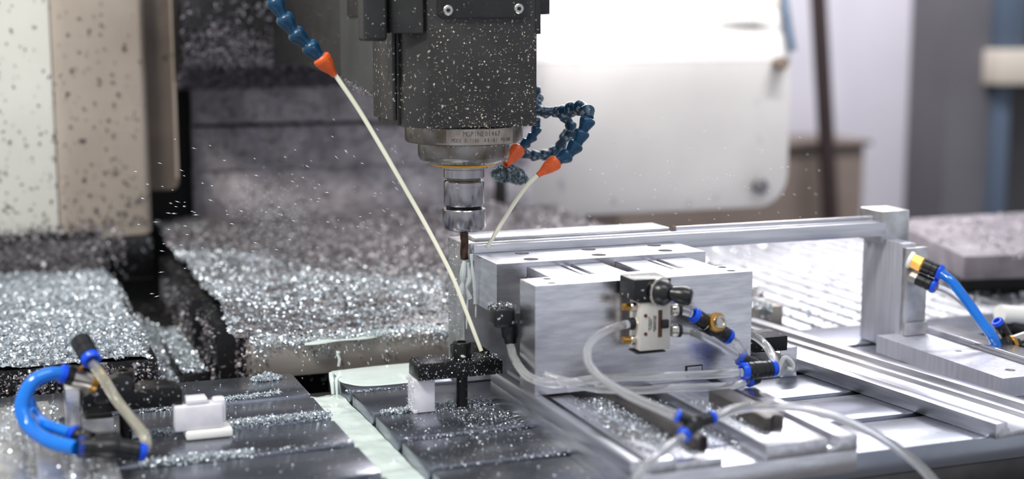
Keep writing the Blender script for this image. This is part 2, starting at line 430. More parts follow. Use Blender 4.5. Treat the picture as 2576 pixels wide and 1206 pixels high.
# unseen baffle added above the panel to cast the shadow on it: back plate, shade bar that keeps the glare off the lower sheet
t = thing('panel_baffle', 'added unseen baffle shading the lower half of the white panel', 'baffle', (1.2, 2.42, .73))
MB().box(.62, 1.78, 2.40, 2.44, .728, .75).build('back_plate', INSERT, t, .002)
MB().box(.62, 1.50, 2.430, 2.460, .632, .635).build('added_shade_bar', INSERT, t, .0005)
for x in (.64, 1.48): MB().box(x, x + .008, 2.436, 2.440, .634, .73).build('hanger', INSERT, t, .0005)

# left column of the machine: bright front sheet; made-up bend and darker side sheet stand for its shaded part
t = thing('machine_column', 'cream column cover spattered with dark chips at the far left', 'column', (.1, 2.3, .07))
xb = at_y(172, 300, 2.3).x
MB().prism([(-.5, 2.33), (xb - .02, 2.30), (xb - .02, 2.5), (-.5, 2.5)], 'z', .085, .85).build('front_sheet', CREAM, t, .006)
MB().prism([(xb - .02, 2.30), (xb, 2.303), (.244, 2.345), (.252, 2.36), (.252, 2.55), (xb - .02, 2.55)], 'z', .07, .85).build('shaded_side_sheet', BEIGE_SHADE, t, .005)
MB().box(-.5, .17, 2.29, 2.5, .02, .085).build('base_step', CHIPBED_D, t, .004)
MB().box(.17, .25, 2.33, 2.5, .0, .07).build('base_block', COVERDK, t, .004)
MB().box(-.5, .16, 2.285, 2.30, .078, .087).build('lower_edge', COVERDK, t, .002)

n = 460; u = RNG.random(n); zz = .09 + RNG.random(n) ** 2 * .42
xx = -.02 + u * .27; yy = np.where(xx < xb - .02, 2.30 + (xb - .02 - xx) * .046, 2.3015 + np.clip(xx - xb, 0, 1) * (.042 / (.244 - xb))) - .0012
V, F = chip_geo(np.stack([xx, yy, zz], 1), .0062, False, 1.0); V[:, 1] = np.repeat(yy, 6) + (V[:, 1] - np.repeat(yy, 6)) * .08; V[:, 2] = np.repeat(zz, 6) + (V[:, 2] - np.repeat(zz, 6)) * 1.5
o = np_mesh('stuck_flecks', V, F, mat('dark_grey_fleck', (72, 70, 72), .6), t); o['kind'] = 'stuff'

x1 = at_y(446, 300, 2.42).x; z1_ = at_y(420, 480, 2.42).z
pp = [(.25, .85), (.25, z1_), (x1 - .015, z1_)] + [(x1 - .015 + .015 * math.sin(a), z1_ + .015 - .015 * math.cos(a)) for a in np.linspace(.2, PI / 2, 6)] + [(x1, .85)]
t = thing('side_cover', 'narrow taupe side cover beside the cream column', 'cover', (.28, 2.42, z1_))
MB().prism(pp, 'y', 2.42, 2.46).build('cover_sheet', TAUPE, t, .003)
MB().box(x1 - .006, x1 - .001, 2.415, 2.42, z1_ + .02, .85).build('folded_edge', BEIGE_SHADE, t, .001)
struct(MB().box(.2, .42, 2.60, 2.64, -.1, .85).build('gap_shade', DARK), 'black sheet standing for the shade in the gap between column and way covers')  # shade in the open gap, put in as a black sheet

# vertical way cover behind the spindle: telescoping sheets
t = thing('vertical_way_cover', 'chip dusted grey telescoping way cover behind the spindle', 'way cover', (.7, 2.62, .03))
xl = at_y(490, 400, 2.55).x
for k, (z0, z1) in enumerate([(.02, .155), (.15, .232), (.228, .5)]):
    y0 = 2.565 - k * .008
    MB().box(xl + k * .0, 1.0, y0, y0 + .03, z0, z1).build('cover_sheet', COVER, t, .002)
MB().box(xl, 1.0, 2.546, 2.57, .228, .234).build('wiper_lip', COVERDK, t, .001)
P = rect_pts(5200, xl, .99, 2.540, 2.556, .03, .33); P[:, 1] = 2.562 - .008 * (P[:, 2] > .153) - .008 * (P[:, 2] > .23)
keep = vnoise(P[:, 0], P[:, 2], 26, 77) + RNG.uniform(-.3, .3, len(P)) > .5
chips('stuck_chips', P[keep], .0065, CHIPD, t, False, 1.0)
chips('stuck_dirt', P[~keep][:1500], .0065, mat('dark_dirt_fleck', (92, 86, 90), .6), t, False, 1.0)

q0, q1 = at_y(1250, 560, 2.52), at_y(1276, 440, 2.52); MB().box(q0.x, q1.x, 2.522, 2.536, .045, q1.z).build('edge_post', DARK, t, .002)

# dark rear body of the head above it
t = thing('rear_slide_body', 'dark slide body caked with chips at upper left of spindle', 'slide', (.45, 2.35, .33))
xa, xc = at_y(458, 100, 2.3).x, at_y(900, 100, 2.3).x
MB().prism([(2.3, .50), (2.3, .345), (2.40, .315), (2.52, .30), (2.52, .50)], 'x', xa, xc + .12).build('body', COVERDK, t, .004)
for px, py in ((505, 60), (650, 60)):
    q = at_y(px, py, 2.3); MB().cyl((q.x, 2.296, q.z), (q.x, 2.302, q.z), .013, 20).build('port', DARK, t)
n = 4200; P = rect_pts(n, xa, xa + .26, 2.285, 2.30, .30, .46); P[:, 2] = .303 + np.abs(RNG.normal(0, .05, n)); P[:, 1] = np.where(P[:, 2] < .345, 2.297 + (.345 - P[:, 2]) * 2.6, 2.297)
chips('caked_chips', P, .009, mat('oily_dark_chips', (112, 108, 116), .5, .3), t, False, 1.2)

# ------------------------------------------------------------------ rear covers loaded with chips
t = thing('rear_way_cover', 'long steel way cover behind the table buried in bright chips', 'way cover', (.6, 1.66, -.02))
MB().box(.288, 1.02, 1.66, 1.70, -.014, .0262).build('front_plate', PLATEG, t, .0012)
MB().box(.292, 1.02, 1.70, 2.53, -.09, .022).build('sheet_stack', COVERDK, t, .002)
MB().box(.265, 1.02, 1.775, 2.3, -.09, .034).build('cover_sheet', COVERDK, t, .003)
MB().box(.255, 1.02, 1.92, 2.3, -.09, .040).build('cover_sheet', COVERDK, t, .003)
zf = lambda x, y: .027 + .012 * np.clip((y - 1.72) / .12, 0, 1) + .016 * vnoise(x, y, 9, 1) * np.clip((y - 1.69) / .1, 0, 1) + .010 * vnoise(x, y, 30, 2) * np.clip((y - 1.68) / .06, 0, 1) + .015 * np.clip((y - 2.2) / .3, 0, 1)
hz = heap('chip_bed', .275, 1.02, 1.70, 2.53, zf, CHIPBED_D, 150, 170, t)
n = 26000; P = rect_pts(n, .272, 1.02, 1.71, 2.5, 0, 0); P[:, 1] = 1.70 + (P[:, 1] - 1.70) ** 1.0
P[:, 2] = zf(P[:, 0], P[:, 1]) + RNG.uniform(.0, .004, n)
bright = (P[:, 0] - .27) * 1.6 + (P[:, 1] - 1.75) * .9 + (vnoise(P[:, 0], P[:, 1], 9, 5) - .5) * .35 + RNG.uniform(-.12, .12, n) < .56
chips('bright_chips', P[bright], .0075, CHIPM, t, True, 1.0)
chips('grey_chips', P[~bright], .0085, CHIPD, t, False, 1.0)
n = 5200; x = RNG.uniform(.29, 1.0, n); P = np.stack([x, 1.66 + RNG.uniform(-.004, .045, n), .0275 + RNG.uniform(0, .004, n)], 1)
drop = RNG.random(n) < .42 * (vnoise(x, x * 0, 22, 8) ** 2) * 2
P[drop, 1] = 1.657; P[drop, 2] -= RNG.exponential(.006, drop.sum()) * (.3 + 1.6 * vnoise(x[drop], x[drop] * 0 + 3, 34, 9))
chips('edge_chips', P, .0055, CHIPM, t, True, 1.1)
n = 500; P = rect_pts(n, .265, .288, 1.66, 2.2, -.06, .03); P[:, 0] = .288 - (P[:, 1] > 1.775) * .025 - (P[:, 1] > 1.92) * .01 - .001
chips('side_chips', P, .008, CHIPD, t, True, 1.0)
# wet strip with milky foam along the front lip
n = 60
V = MB().tube([at_z(770, 868, .029), at_z(850, 860, .030), at_z(960, 842, .030), at_z(1040, 830, .030), at_z(1125, 822, .030)], lambda u: .004 + .006 * math.sin(u * 9 + .3) ** 2, 10)
V.v = [(x, y + .014 + .006 * math.sin(x * 70), .0268 + max(0, z - .027) * .22) for x, y, z in V.v]
V.build('coolant_film', MILK, t)

t = thing('left_way_cover', 'lower left way cover heaped with bright silver chips', 'way cover', (0, 1.67, -.05))
MB().box(-.4, .180, 1.675, 2.27, -.09, .018).build('cover_sheet', COVERDK, t, .002)
MB().box(-.4, .172, 1.662, 1.68, -.09, .008).build('front_plate', COVERDK, t, .002)
zf2 = lambda x, y: .019 + .012 * vnoise(x, y, 11, 11) * np.clip((y - 1.67) / .06, 0, 1) + .006 * vnoise(x, y, 36, 12) - .02 * np.clip((x - .165) / .02, 0, 1)
heap('chip_bed', -.3, .183, 1.675, 2.28, zf2, CHIPBED, 90, 110, t)
n = 14000; P = rect_pts(n, -.12, .186, 1.672, 2.27, 0, 0); P[:, 2] = zf2(P[:, 0], P[:, 1]) + RNG.uniform(0, .004, n)
chips('bright_chips', P, .0072, CHIPM, t, True, 1.0)
n = 2200; P = rect_pts(n, -.12, .182, 1.655, 1.662, -.06, .018); chips('front_chips', P, .0055, CHIPD, t, True, 1.0)
n = 1600; P = rect_pts(n, -.2, .2, 2.262, 2.29, .02, .10); chips('back_chips', P, .009, CHIPD, t, False, 1.0)

t = thing('chip_gully', 'sunken gully of chips between the two rear way covers', 'gully', (.22, 1.8, -.1))
MB().box(.181, .254, 1.64, 2.32, -.12, -.075).build('gully_floor', COVERDK, t, .002)
MB().box(.205, .254, 1.70, 1.98, -.08, -.052).build('lower_sheet', COVERDK, t, .002)
MB().box(.222, .254, 1.78, 2.02, -.08, -.03).build('upper_sheet', COVERDK, t, .002)
MB().box(.181, .254, 2.05, 2.3, -.08, -.028).build('back_sheet', COVERDK, t, .003)
zf3 = lambda x, y: -.073 + .036 * np.clip((.235 - x) / .04, 0, 1) * np.clip(1.2 - (y - 1.66), 0, 1) * vnoise(x, y, 16, 21) + .012 * vnoise(x, y, 40, 22) + .03 * np.clip((y - 1.85) / .2, 0, 1)
heap('chip_bed', .181, .254, 1.65, 2.06, zf3, CHIPBED, 50, 90, t)
n = 4200; P = rect_pts(n, .183, .252, 1.65, 2.06, 0, 0); P[:, 2] = zf3(P[:, 0], P[:, 1]) + RNG.uniform(0, .006, n)
up = (P[:, 0] > .205) & (P[:, 1] > 1.70) & (P[:, 1] < 1.98); P[up, 2] = np.maximum(P[up, 2], -.050)
up = (P[:, 0] > .222) & (P[:, 1] > 1.78); P[up, 2] = np.maximum(P[up, 2], -.027)
chips('bright_chips', P, .0072, CHIPM, t, True, 1.0)

# ------------------------------------------------------------------ bright slatted tray behind the table on the right
t = thing('chip_tray', 'glaring slatted chip tray behind the right half of the table', 'tray', (1.5, 2.1, -.06))
MB().box(1.03, 2.3, 1.66, 2.59, -.075, -.06).build('tray_floor', SLAB_EDGE, t, .002)
sl = None
for k in range(31):
    x = 1.03 + k * .04
    if sl is None:
        sl = MB().prism([(x, -.03), (x + .004, -.02), (x + .027, -.02), (x + .031, -.03)], 'y', 1.67, 2.585).build('slat', TRAY, t)
    else:
        o = sl.copy(); COL.objects.link(o); o.parent = t; o.location = (k * .04, 0, 0)
n = 2600; P = rect_pts(n, 1.035, 2.2, 1.67, 2.58, -.021, -.018); chips('tray_chips', P, .010, CHIPM, t, False, .8)
t = thing('right_way_cover', 'dark edged way cover dusted with chips at the far right', 'way cover', (1.7, 1.9, -.02))
MB().prism([(1.43, 1.80), (2.4, 1.60), (2.4, 2.2), (1.62, 2.2), (1.545, 2.12)], 'z', .012, .050).build('top_sheet', DUSTY, t, .002)
MB().prism([(1.455, 1.84), (2.4, 1.65), (2.4, 2.19), (1.6, 2.19)], 'z', -.016, .012).build('skirt', DARK, t, .002)
n = 3500; P = rect_pts(n, 1.47, 2.2, 1.7, 2.18, .050, .054)[:1500]; chips('loose_chips', P, .007, CHIPD, t, False, .9)


# ================================================================== MACHINE TABLE
t = thing('machine_table', 'T-slotted steel machine table crossed by a coolant gap', 'table', (.6, 1.4, -.1))
ROWS = [(1.518, 1.622), (1.418, 1.504), (1.318, 1.404), (1.218, 1.304), (1.115, 1.204)]
for (y0, y1) in ROWS:
    for (x0, x1) in ((-.30, .328), (.372, 1.75)):
        MB().box(x0, x1, y0, y1, -.026, 0).build('slab', SLAB, t, .0018)
MB().box(-.30, 1.75, 1.122, 1.618, -.045, -.0262).build('table_core', SLAB_EDGE, t, .001)
MB().box(-.30, 1.75, 1.116, 1.122, -.05, -.0263).build('front_apron', SLAB_EDGE, t, .001)
MB().box(-.25, 1.7, 1.17, 1.58, -.16, -.045).build('saddle', DARK, t, .002)
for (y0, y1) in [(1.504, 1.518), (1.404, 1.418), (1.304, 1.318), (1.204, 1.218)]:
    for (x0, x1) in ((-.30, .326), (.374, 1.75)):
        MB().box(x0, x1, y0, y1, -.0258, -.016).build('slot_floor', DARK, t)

coolant = thing('coolant_channel', 'pale green milky coolant filling the gap across the table', 'coolant', (.35, 1.36, -.0255))
gx = np.linspace(.3285, .3715, 14); gy = np.linspace(1.11, 1.585, 90)
GX, GY = np.meshgrid(gx, gy, indexing='ij'); GZ = -.0135 + .0022 * (vnoise(GX, GY, 60, 40) - .5) + .0012 * (vnoise(GX * 2, GY, 130, 41) - .5) - np.clip((GY - 1.55) / .03, 0, 1) * .008
i, j = np.meshgrid(np.arange(13), np.arange(89), indexing='ij'); a = (i * 90 + j).ravel()
o = np_mesh('coolant_surface', np.stack([GX, GY, GZ], -1).reshape(-1, 3), np.stack([a, a + 90, a + 91, a + 1], 1), MILK, coolant, True)
MB().box(.3285, .3715, 1.118, 1.572, -.0255, -.019).build('coolant_body', MILK, coolant)


def puddle(name, pts, z, h, m, label):
    """thin film of coolant lying on a slab: outline polygon with a domed rim"""
    P = spline([Vector((x, y, 0)) for x, y in pts + pts[:1]], 6)[:-1]; n = len(P); c = sum(P, Vector()) / n
    V = []; F = []
    for s_, z_ in ((1, 0), (.985, h * .7), (.95, h), (.5, h * 1.05)):
        V += [(c.x + (p.x - c.x) * s_, c.y + (p.y - c.y) * s_, z + z_) for p in P]
    for r in range(3):
        for k in range(n): F.append((r * n + k, r * n + (k + 1) % n, (r + 1) * n + (k + 1) % n, (r + 1) * n + k))
    F.append([3 * n + k for k in range(n)])
    return tag(MB().add(V, F).build(name, m), label, 'coolant', kind='stuff')


puddle('coolant_puddle', [(.3735, 1.612), (.374, 1.585), (.372, 1.56), (.378, 1.545), (.392, 1.53), (.42, 1.526), (.455, 1.530), (.475, 1.545), (.490, 1.56), (.502, 1.585), (.502, 1.615), (.44, 1.619)], .0002, .0005, MILK, 'white coolant foam spread over the rear right slab')
# drip of coolant down the slab end and the small splash crown
s_ = MB().tube([(.3715, 1.60, .0012), (.3705, 1.597, -.004), (.3703, 1.592, -.012), (.3700, 1.588, -.022)], lambda u: .0035 - .0012 * u, 10)
s_.tube([(.376, 1.578, .001), (.3715, 1.574, 0), (.3702, 1.570, -.008), (.3700, 1.568, -.018)], lambda u: .0026 - .001 * u, 10)
tag(s_.build('coolant_drip', MILK), 'milky coolant dripping off the rear right slab end', 'coolant', kind='stuff')
q = at_z(852, 922, .001)
s_ = MB().tube([q, q + Vector((.001, 0, .008)), q + Vector((-.001, 0, .014)), q + Vector((0, 0, .0185))], lambda u: .0018 if u < .8 else .0026, 10)
tag(s_.build('coolant_splash', MILK), 'upright splash drop of coolant on the rear right slab', 'coolant', kind='stuff')

# chips in slots and sprinkled over the slabs
CH = []
def slot_line(pxa, pxb, n, spread, zmax, size):
    A, B = at_z(*pxa, 0), at_z(*pxb, 0); u = RNG.random(n)
    P = np.array(A)[None] * (1 - u[:, None]) + np.array(B)[None] * u[:, None]
    P[:, 1] += RNG.normal(0, spread, n); P[:, 2] = RNG.uniform(-.002, zmax, n); return P
P = [slot_line((545, 1010), (705, 990), 900, .003, .003, 1), slot_line((565, 1072), (832, 1046), 2200, .0045, .005, 1), slot_line((350, 1170), (640, 1140), 1500, .004, .004, 1), slot_line((640, 1140), (890, 1112), 160, .002, .002, 1),
     slot_line((350, 1032), (460, 1025), 500, .003, .003, 1), slot_line((360, 1095), (430, 1088), 500, .003, .003, 1), slot_line((330, 1100), (200, 1115), 400, .004, .003, 1)]
chips('slot_chips', np.concatenate(P), .0034, CHIPM, None, True, 1.0, 'band of silver chips packed in the left T-slots')
P = [slot_line((960, 1040), (1040, 1030), 700, .003, .003, 1), slot_line((1075, 1028), (1262, 1008), 1900, .0045, .003, 1), slot_line((1010, 1108), (1330, 1075), 120, .0015, .002, 1), slot_line((1080, 1178), (1410, 1140), 90, .0015, .002, 1),
     slot_line((1262, 1012), (1425, 1140), 700, .004, .004, 1), slot_line((870, 985), (1020, 975), 60, .001, .001, 1)]
chips('slot_chips', np.concatenate(P), .0030, CHIPM, None, True, 1.0, 'silver chips lining the right T-slots beside the clamp')
P = np.concatenate([rect_pts(650, .1, .326, 1.12, 1.60, .0002, .001), rect_pts(700, .45, .508, 1.318, 1.42, .0003, .001), rect_pts(520, .376, .505, 1.22, 1.40, .0003, .001), rect_pts(90, .376, .505, 1.12, 1.2, .0003, .001)])
chips('loose_chips', P, .0021, CHIPM, None, False, .25, 'fine chips sprinkled over the table slabs')
q = at_z(670, 948, .003); n = 1000; r = np.sqrt(RNG.random(n)); a = RNG.uniform(0, 2 * PI, n)
P = np.stack([q.x + .018 * r * np.cos(a), q.y + .010 * r * np.sin(a), .001 + .008 * (1 - r) * RNG.random(n)], 1)
chips('chip_clump', P, .0042, CHIPM, None, True, 1.0, 'small clump of curled chips at the back left slab corner')

# ================================================================== SPINDLE HEAD
SX, SY = .5005, 1.49
t = thing('spindle_head', 'dark grey milling head with stained steel spindle nose', 'milling head', (SX, SY, .26))
MB().prism([(.562, 1.425), (.4396, 1.425), (.4225, 1.455), (.4225, 1.56), (.562, 1.56)], 'z', .2995, .62).build('housing', HEADBLK, t, .0012)
MB().prism([(.566, 1.424), (.566, 1.56), (.560, 1.56), (.560, 1.424)], 'z', .398, .62).build('side_lip', HEADBLK2, t, .0006)
MB().box(.562, .578, 1.428, 1.50, .419, .62).build('right_bracket', HEADBLK2, t, .001)
for (x0, x1, z0) in ((.4135, .4175, .306), (.4185, .4225, .301)):
    MB().box(x0, x1, 1.470, 1.55, z0, .62).build('guide_strip', HEADBLK, t, .0006)
MB().prism([(1.5495, .3195), (1.60, .3235), (1.768, .341), (1.768, .62), (1.5495, .62)], 'x', .430, .60).build('side_casting', HEADGRY, t, .001)
MB().prism([(1.768, .343), (2.12, .352), (2.24, .345), (2.24, .62), (1.768, .62)], 'x', .436, .60).build('rear_casting', HEADBLK2, t, .001)
c0, c1 = at_y(1100, 45, 1.424), at_y(1325, 45, 1.424)
cp = MB().prism([(c0.x, .62), (c0.x, c0.z + .004), (c0.x + .004, c0.z), (c1.x - .004, c0.z), (c1.x, c0.z + .004), (c1.x, .62)], 'y', 1.4215, 1.4252).build('cover_plate', HEADBLK2, t, .0006)
for px, py in ((1127, 26), (1305, 22)):
    q = at_y(px, py, 1.4215)
    sc = MB().lathe([(.0053, 0), (.0053, .0010), (.0045, .0016), (.0024, .0016), (.0023, .0004)], (q.x, 1.4216, q.z), (0, -1, 0), 24).build('screw', NICKEL, cp)
    MB().hexa((q.x, 1.4216, q.z), (q.x, 1.4206, q.z), .0022).build('screw_socket', DARK, cp)
q0, q1 = at_y(917, 104, 1.44), at_y(976, 104, 1.44)
MB().box(q0.x, q1.x, 1.44, 1.47, q0.z, .62).build('sensor_box', HEADBLK2, t, .004, 3)
q0, q1 = at_y(976, 84, 1.45), at_y(1066, 84, 1.424)
MB().prism([(q0.x, 1.448), (q1.x - .002, 1.4215), (q1.x, 1.4235), (.43, 1.47), (q0.x, 1.47)], 'z', q0.z, .62).build('cable_box', HEADBLK2, t, .0015)
MB().box(.427, .431, 1.56, 1.72, .418, .62).build('conduit_cover', HEADBLK2, t, .001)

Z = lambda py: at_y(1167, py, SY).z
nose = MB().lathe([(.0625, .2985), (.0655, .2980), (.0655, .2830), (.0640, .2805), (.058, .2790)][::-1], (SX, SY, 0), (0, 0, 1), 64).build('nose_flange', NOSE, t)
MB().lathe([(.0500, .2800), (.0510, .2795), (.0510, .2650), (.0490, .2605), (.0430, .2565), (.036, .2558)][::-1], (SX, SY, 0), (0, 0, 1), 64).build('nose_ring', NOSE, t)
MB().lathe([(.0300, .2525), (.0350, .2535), (.0362, .2552), (.0350, .2570)], (SX, SY, 0), (0, 0, 1), 64).build('seal_ring', YELLOW, t)
# engraved plate on the nose flange
nV = []; nF = []
n = 14; a0, a1 = -PI / 2 - .61, -PI / 2 + .60
for r in (.0652, .0664):
    for zz in (.2808, .2972):
        nV += [(SX + r * math.cos(a), SY + r * math.sin(a), zz) for a in np.linspace(a0, a1, n)]
for i in range(n - 1):
    nF += [(i, i + 1, n + i + 1, n + i), (2 * n + i, 3 * n + i, 3 * n + i + 1, 2 * n + i + 1), (i, 2 * n + i, 2 * n + i + 1, i + 1), (n + i, n + i + 1, 3 * n + i + 1, 3 * n + i)]
nF += [(0, n, 3 * n, 2 * n), (n - 1, 3 * n - 1, 4 * n - 1, 2 * n - 1)]
npl = MB().add(nV, nF).build('name_plate', mat('worn_name_plate', (168, 160, 152), .35, .9, (140, 128, 118), 60, (1, 1, 1), .1, 150), t)


def wrap_text(body, size, zc, amid, r, pitch, sx):
    """letters one by one around the flange"""
    w = pitch / r; a = amid - w * (len(body) - 1) / 2
    for ch in body:
        if ch != ' ':
            p = (SX + r * math.cos(a), SY + r * math.sin(a), zc)
            text('letter', ch, size, p, (PI / 2, 0, a + PI / 2), PRINT, npl, sx)
        a += w


wrap_text('MGP/NE01467', .0078, .2925, -PI / 2 - .014, .0665, .0039, .74)
wrap_text('MODE 0-118B', .0060, .2855, -PI / 2 - .296, .0665, .0027, .66)
wrap_text('K8/AI PDIN', .0060, .2855, -PI / 2 + .262, .0665, .0034, .72)
n = 900; a = RNG.uniform(-PI * .95, -.05 * PI, n); zz = RNG.choice([.2985, .2797, .2602], n); rr = np.where(zz > .29, .0652, np.where(zz > .27, .058, .0485)) + RNG.uniform(-.004, .001, n)
P = np.stack([SX + rr * np.cos(a), SY + rr * np.sin(a), zz + RNG.uniform(-.002, .002, n)], 1); chips('stuck_chips', P, .0016, CHIPM, t, False, 1.0)
n = 520; u = RNG.random(n); P = np.stack([.43 + 0 * u, 1.55 + u * .22, .3195 + u * .0215 + RNG.normal(0, .0018, n)], 1); P[:, 0] -= RNG.uniform(0, .002, n); chips('edge_chips', P, .003, CHIPD, t, False, 1.0)
n = 700; P = rect_pts(n, .441, .561, 1.4242, 1.4248, .302, .43); P[:, 2] = .30 + RNG.random(n) ** 1.5 * .13; chips('face_chips', P, .0019, mat('pale_chip_flake', (206, 200, 180), .5), t, False, .3)

t = thing('tool_holder', 'polished steel collet chuck under the spindle nose', 'tool holder', (SX, SY, .18))
MB().lathe([(.0268, .2545), (.0268, .2505), (.0255, .2500), (.0230, .2500)], (SX, SY, 0), (0, 0, 1), 48).build('flange', STEEL, t)
MB().lathe([(.0222, .2502), (.0222, .2492), (.0228, .2490), (.0228, .2402), (.0215, .2390)], (SX, SY, 0), (0, 0, 1), 48).build('upper_collar', STEEL, t)
MB().lathe([(.0190, .2392), (.0190, .2345), (.0205, .2343)], (SX, SY, 0), (0, 0, 1), 48).build('neck', STEEL_DK, t)
MB().lathe([(.0200, .2372), (.0224, .2352), (.0228, .2340), (.0228, .2307), (.0225, .2306), (.0225, .2301), (.0228, .23), (.0228, .2105), (.0220, .2085), (.0205, .2075)], (SX, SY, 0), (0, 0, 1), 64).build('body', STEEL, t)
for k in range(4): MB().lathe([(.0196, .2078 - k * .0012), (.0203, .2074 - k * .0012), (.0196, .2066 - k * .0012)], (SX, SY, 0), (0, 0, 1), 48, False).build('thread_turn', STEEL_DK, t)
MB().lathe([(.0194, .2085), (.0194, .2030)], (SX, SY, 0), (0, 0, 1), 48).build('threaded_neck', STEEL_DK, t)
MB().lathe([(.0200, .2052), (.0236, .2048), (.0245, .2035), (.0245, .1850), (.0225, .1815), (.0180, .1797), (.0070, .1795)], (SX, SY, 0), (0, 0, 1), 64).build('collet_nut', STEEL, t)

# fluted cutter
t = thing('end_mill', 'brown coated fluted end mill cutting at the workpiece corner', 'cutter', (SX, SY, .146))
MB().cyl((SX, SY, .1700), (SX, SY, .1796), .0047, 32).build('shank', CARBIDE, t)
V = []; F = []; n = 32; m = 26
for j in range(m):
    zz = .1468 + (.1702 - .1468) * j / (m - 1); tw = j / (m - 1) * 2.2
    for k in range(n):
        a = 2 * PI * k / n; r = .0048 * (.78 + .22 * (.5 + .5 * math.cos(3 * a)) ** .6); V.append((SX + r * math.cos(a + tw), SY + r * math.sin(a + tw), zz))
for j in range(m - 1):
    for k in range(n): F.append((j * n + k, j * n + (k + 1) % n, (j + 1) * n + (k + 1) % n, (j + 1) * n + k))
F += [list(range(n))[::-1], [(m - 1) * n + k for k in range(n)]]
MB().add(V, F).build('flutes', CARBIDE, t)


# ================================================================== COOLANT HOSES
def ball_hose(t, P, r, m, n_seg=None, mats=None):
    """chain of bell-and-ball segments along a spline"""
    Q = spline([Vector(p) for p in P], 24); L = [0]
    for a, b in zip(Q, Q[1:]): L.append(L[-1] + (b - a).length)
    n_seg = n_seg or max(2, round(L[-1] / (r * 1.95))); step = L[-1] / n_seg

    def pt(s):
        s = min(max(s, 0), L[-1])
        for k in range(len(L) - 1):
            if L[k + 1] >= s: return Q[k].lerp(Q[k + 1], (s - L[k]) / max(L[k + 1] - L[k], 1e-9))
        return Q[-1]
    for k in range(n_seg):
        a, b = pt(k * step), pt((k + 1) * step); d = b - a; l = d.length
        mm = mats[k] if mats else m
        MB().lathe([(r * .62, -l * .08), (r * .95, l * .02), (r * 1.08, l * .16), (r * 1.04, l * .32), (r * .84, l * .62), (r * .70, l * .80), (r * .70, l * .9), (r * .66, l * 1.04), (r * .5, l * 1.1)], a, d, 18).build('hose_segment', mm, t)
    return Q[-1], (Q[-1] - Q[-3]).normalized()


def nozzle(t, p, d, l, r0, r1):
    MB().lathe([(r0 * .8, -.002), (r0, 0), (r0 * 1.04, l * .14), (r0 * .98, l * .2), (r0 * .84, l * .45), (r1 * 1.25, l * .8), (r1, l), (r1 * .7, l), (r1 * .65, l * .9)], p, d, 24).build('nozzle', ORANGE, t)


YH = 1.49
t = thing('coolant_hose', 'teal segmented coolant hose with orange nozzle left of the head', 'hose', at_y(680, 0, YH), 'coolant hoses around the milling head')
ball_hose(t, [at_y(560, -330, YH), at_y(610, -170, YH), at_y(655, -70, YH), at_y(700, 20, YH), at_y(742, 84, YH), at_y(785, 120, YH), at_y(806, 146, YH)], .0092, BLUEH, 11)
p0, p1 = at_y(808, 146, YH), at_y(842, 190, YH)
nozzle(t, p0, p1 - p0, (p1 - p0).length, .0098, .0035)

YA = 1.475
t = thing('coolant_hose', 'teal segmented coolant hose with large orange nozzle right of the head', 'hose', at_y(1440, 380, YA), 'coolant hoses around the milling head')
MS = [BLUEH, BLUEH_CHIP]
ball_hose(t, [(.556, 1.552, .43), (.560, 1.572, .40), at_y(1345, 225, 1.585), at_y(1352, 246, 1.58), at_y(1346, 268, 1.57), at_y(1362, 285, 1.555), at_y(1385, 278, 1.55), at_y(1410, 285, 1.545), at_y(1432, 305, 1.54), at_y(1440, 330, 1.535), at_y(1420, 350, 1.53)], .0066, BLUEH, mats=[BLUEH] * 9 + [BLUEH_CHIP] * 40)
p0, p1 = at_y(1398, 408, YA), at_y(1352, 442, YA - .002)
ball_hose(t, [at_y(1412, 285, 1.53), at_y(1440, 274, 1.51), at_y(1470, 272, 1.49), at_y(1482, 292, YA), at_y(1470, 322, YA), at_y(1456, 348, YA), at_y(1448, 372, YA), at_y(1425, 392, YA), at_y(1402, 405, YA)], .0086, BLUEH, mats=[BLUEH_CHIP] * 4 + [BLUEH] * 40)
nozzle(t, p0, p1 - p0, (p1 - p0).length, .0088, .0030)
YB = 1.545
t = thing('coolant_hose', 'teal segmented coolant hose with small orange nozzle behind the spindle nose', 'hose', at_y(1330, 360, YB), 'coolant hoses around the milling head')
ball_hose(t, [at_y(1345, 300, YB), at_y(1352, 318, YB), at_y(1340, 345, YB), at_y(1322, 362, YB), at_y(1310, 370, YB)], .0060, BLUEH)
ball_hose(t, [at_y(1312, 382, 1.60), at_y(1340, 392, 1.60), at_y(1372, 390, 1.60), at_y(1402, 378, 1.60), at_y(1418, 352, 1.59), at_y(1426, 330, 1.58)], .0066, BLUEH_CHIP)
p0, p1 = at_y(1304, 376, YB), at_y(1272, 414, YB - .01)
nozzle(t, p0, p1 - p0, (p1 - p0).length, .0088, .0042)
q = at_y(1282, 436, 1.60)
n = 3000; P = RNG.normal(size=(n, 3)); P /= np.linalg.norm(P, axis=1, keepdims=True); P *= RNG.random((n, 1)) ** .33; P = P * np.array([.024, .012, .011]) + np.array(q)
P[:, 2] += np.where(P[:, 0] > q.x, -(P[:, 0] - q.x) * .35, 0)
chips('chip_nest', P, .0042, mat('pale_blue_grey_shavings', (150, 166, 172), .4, .7), None, True, 1.2, 'fuzzy nest of shavings hanging under the small orange nozzle', 'metal chips')

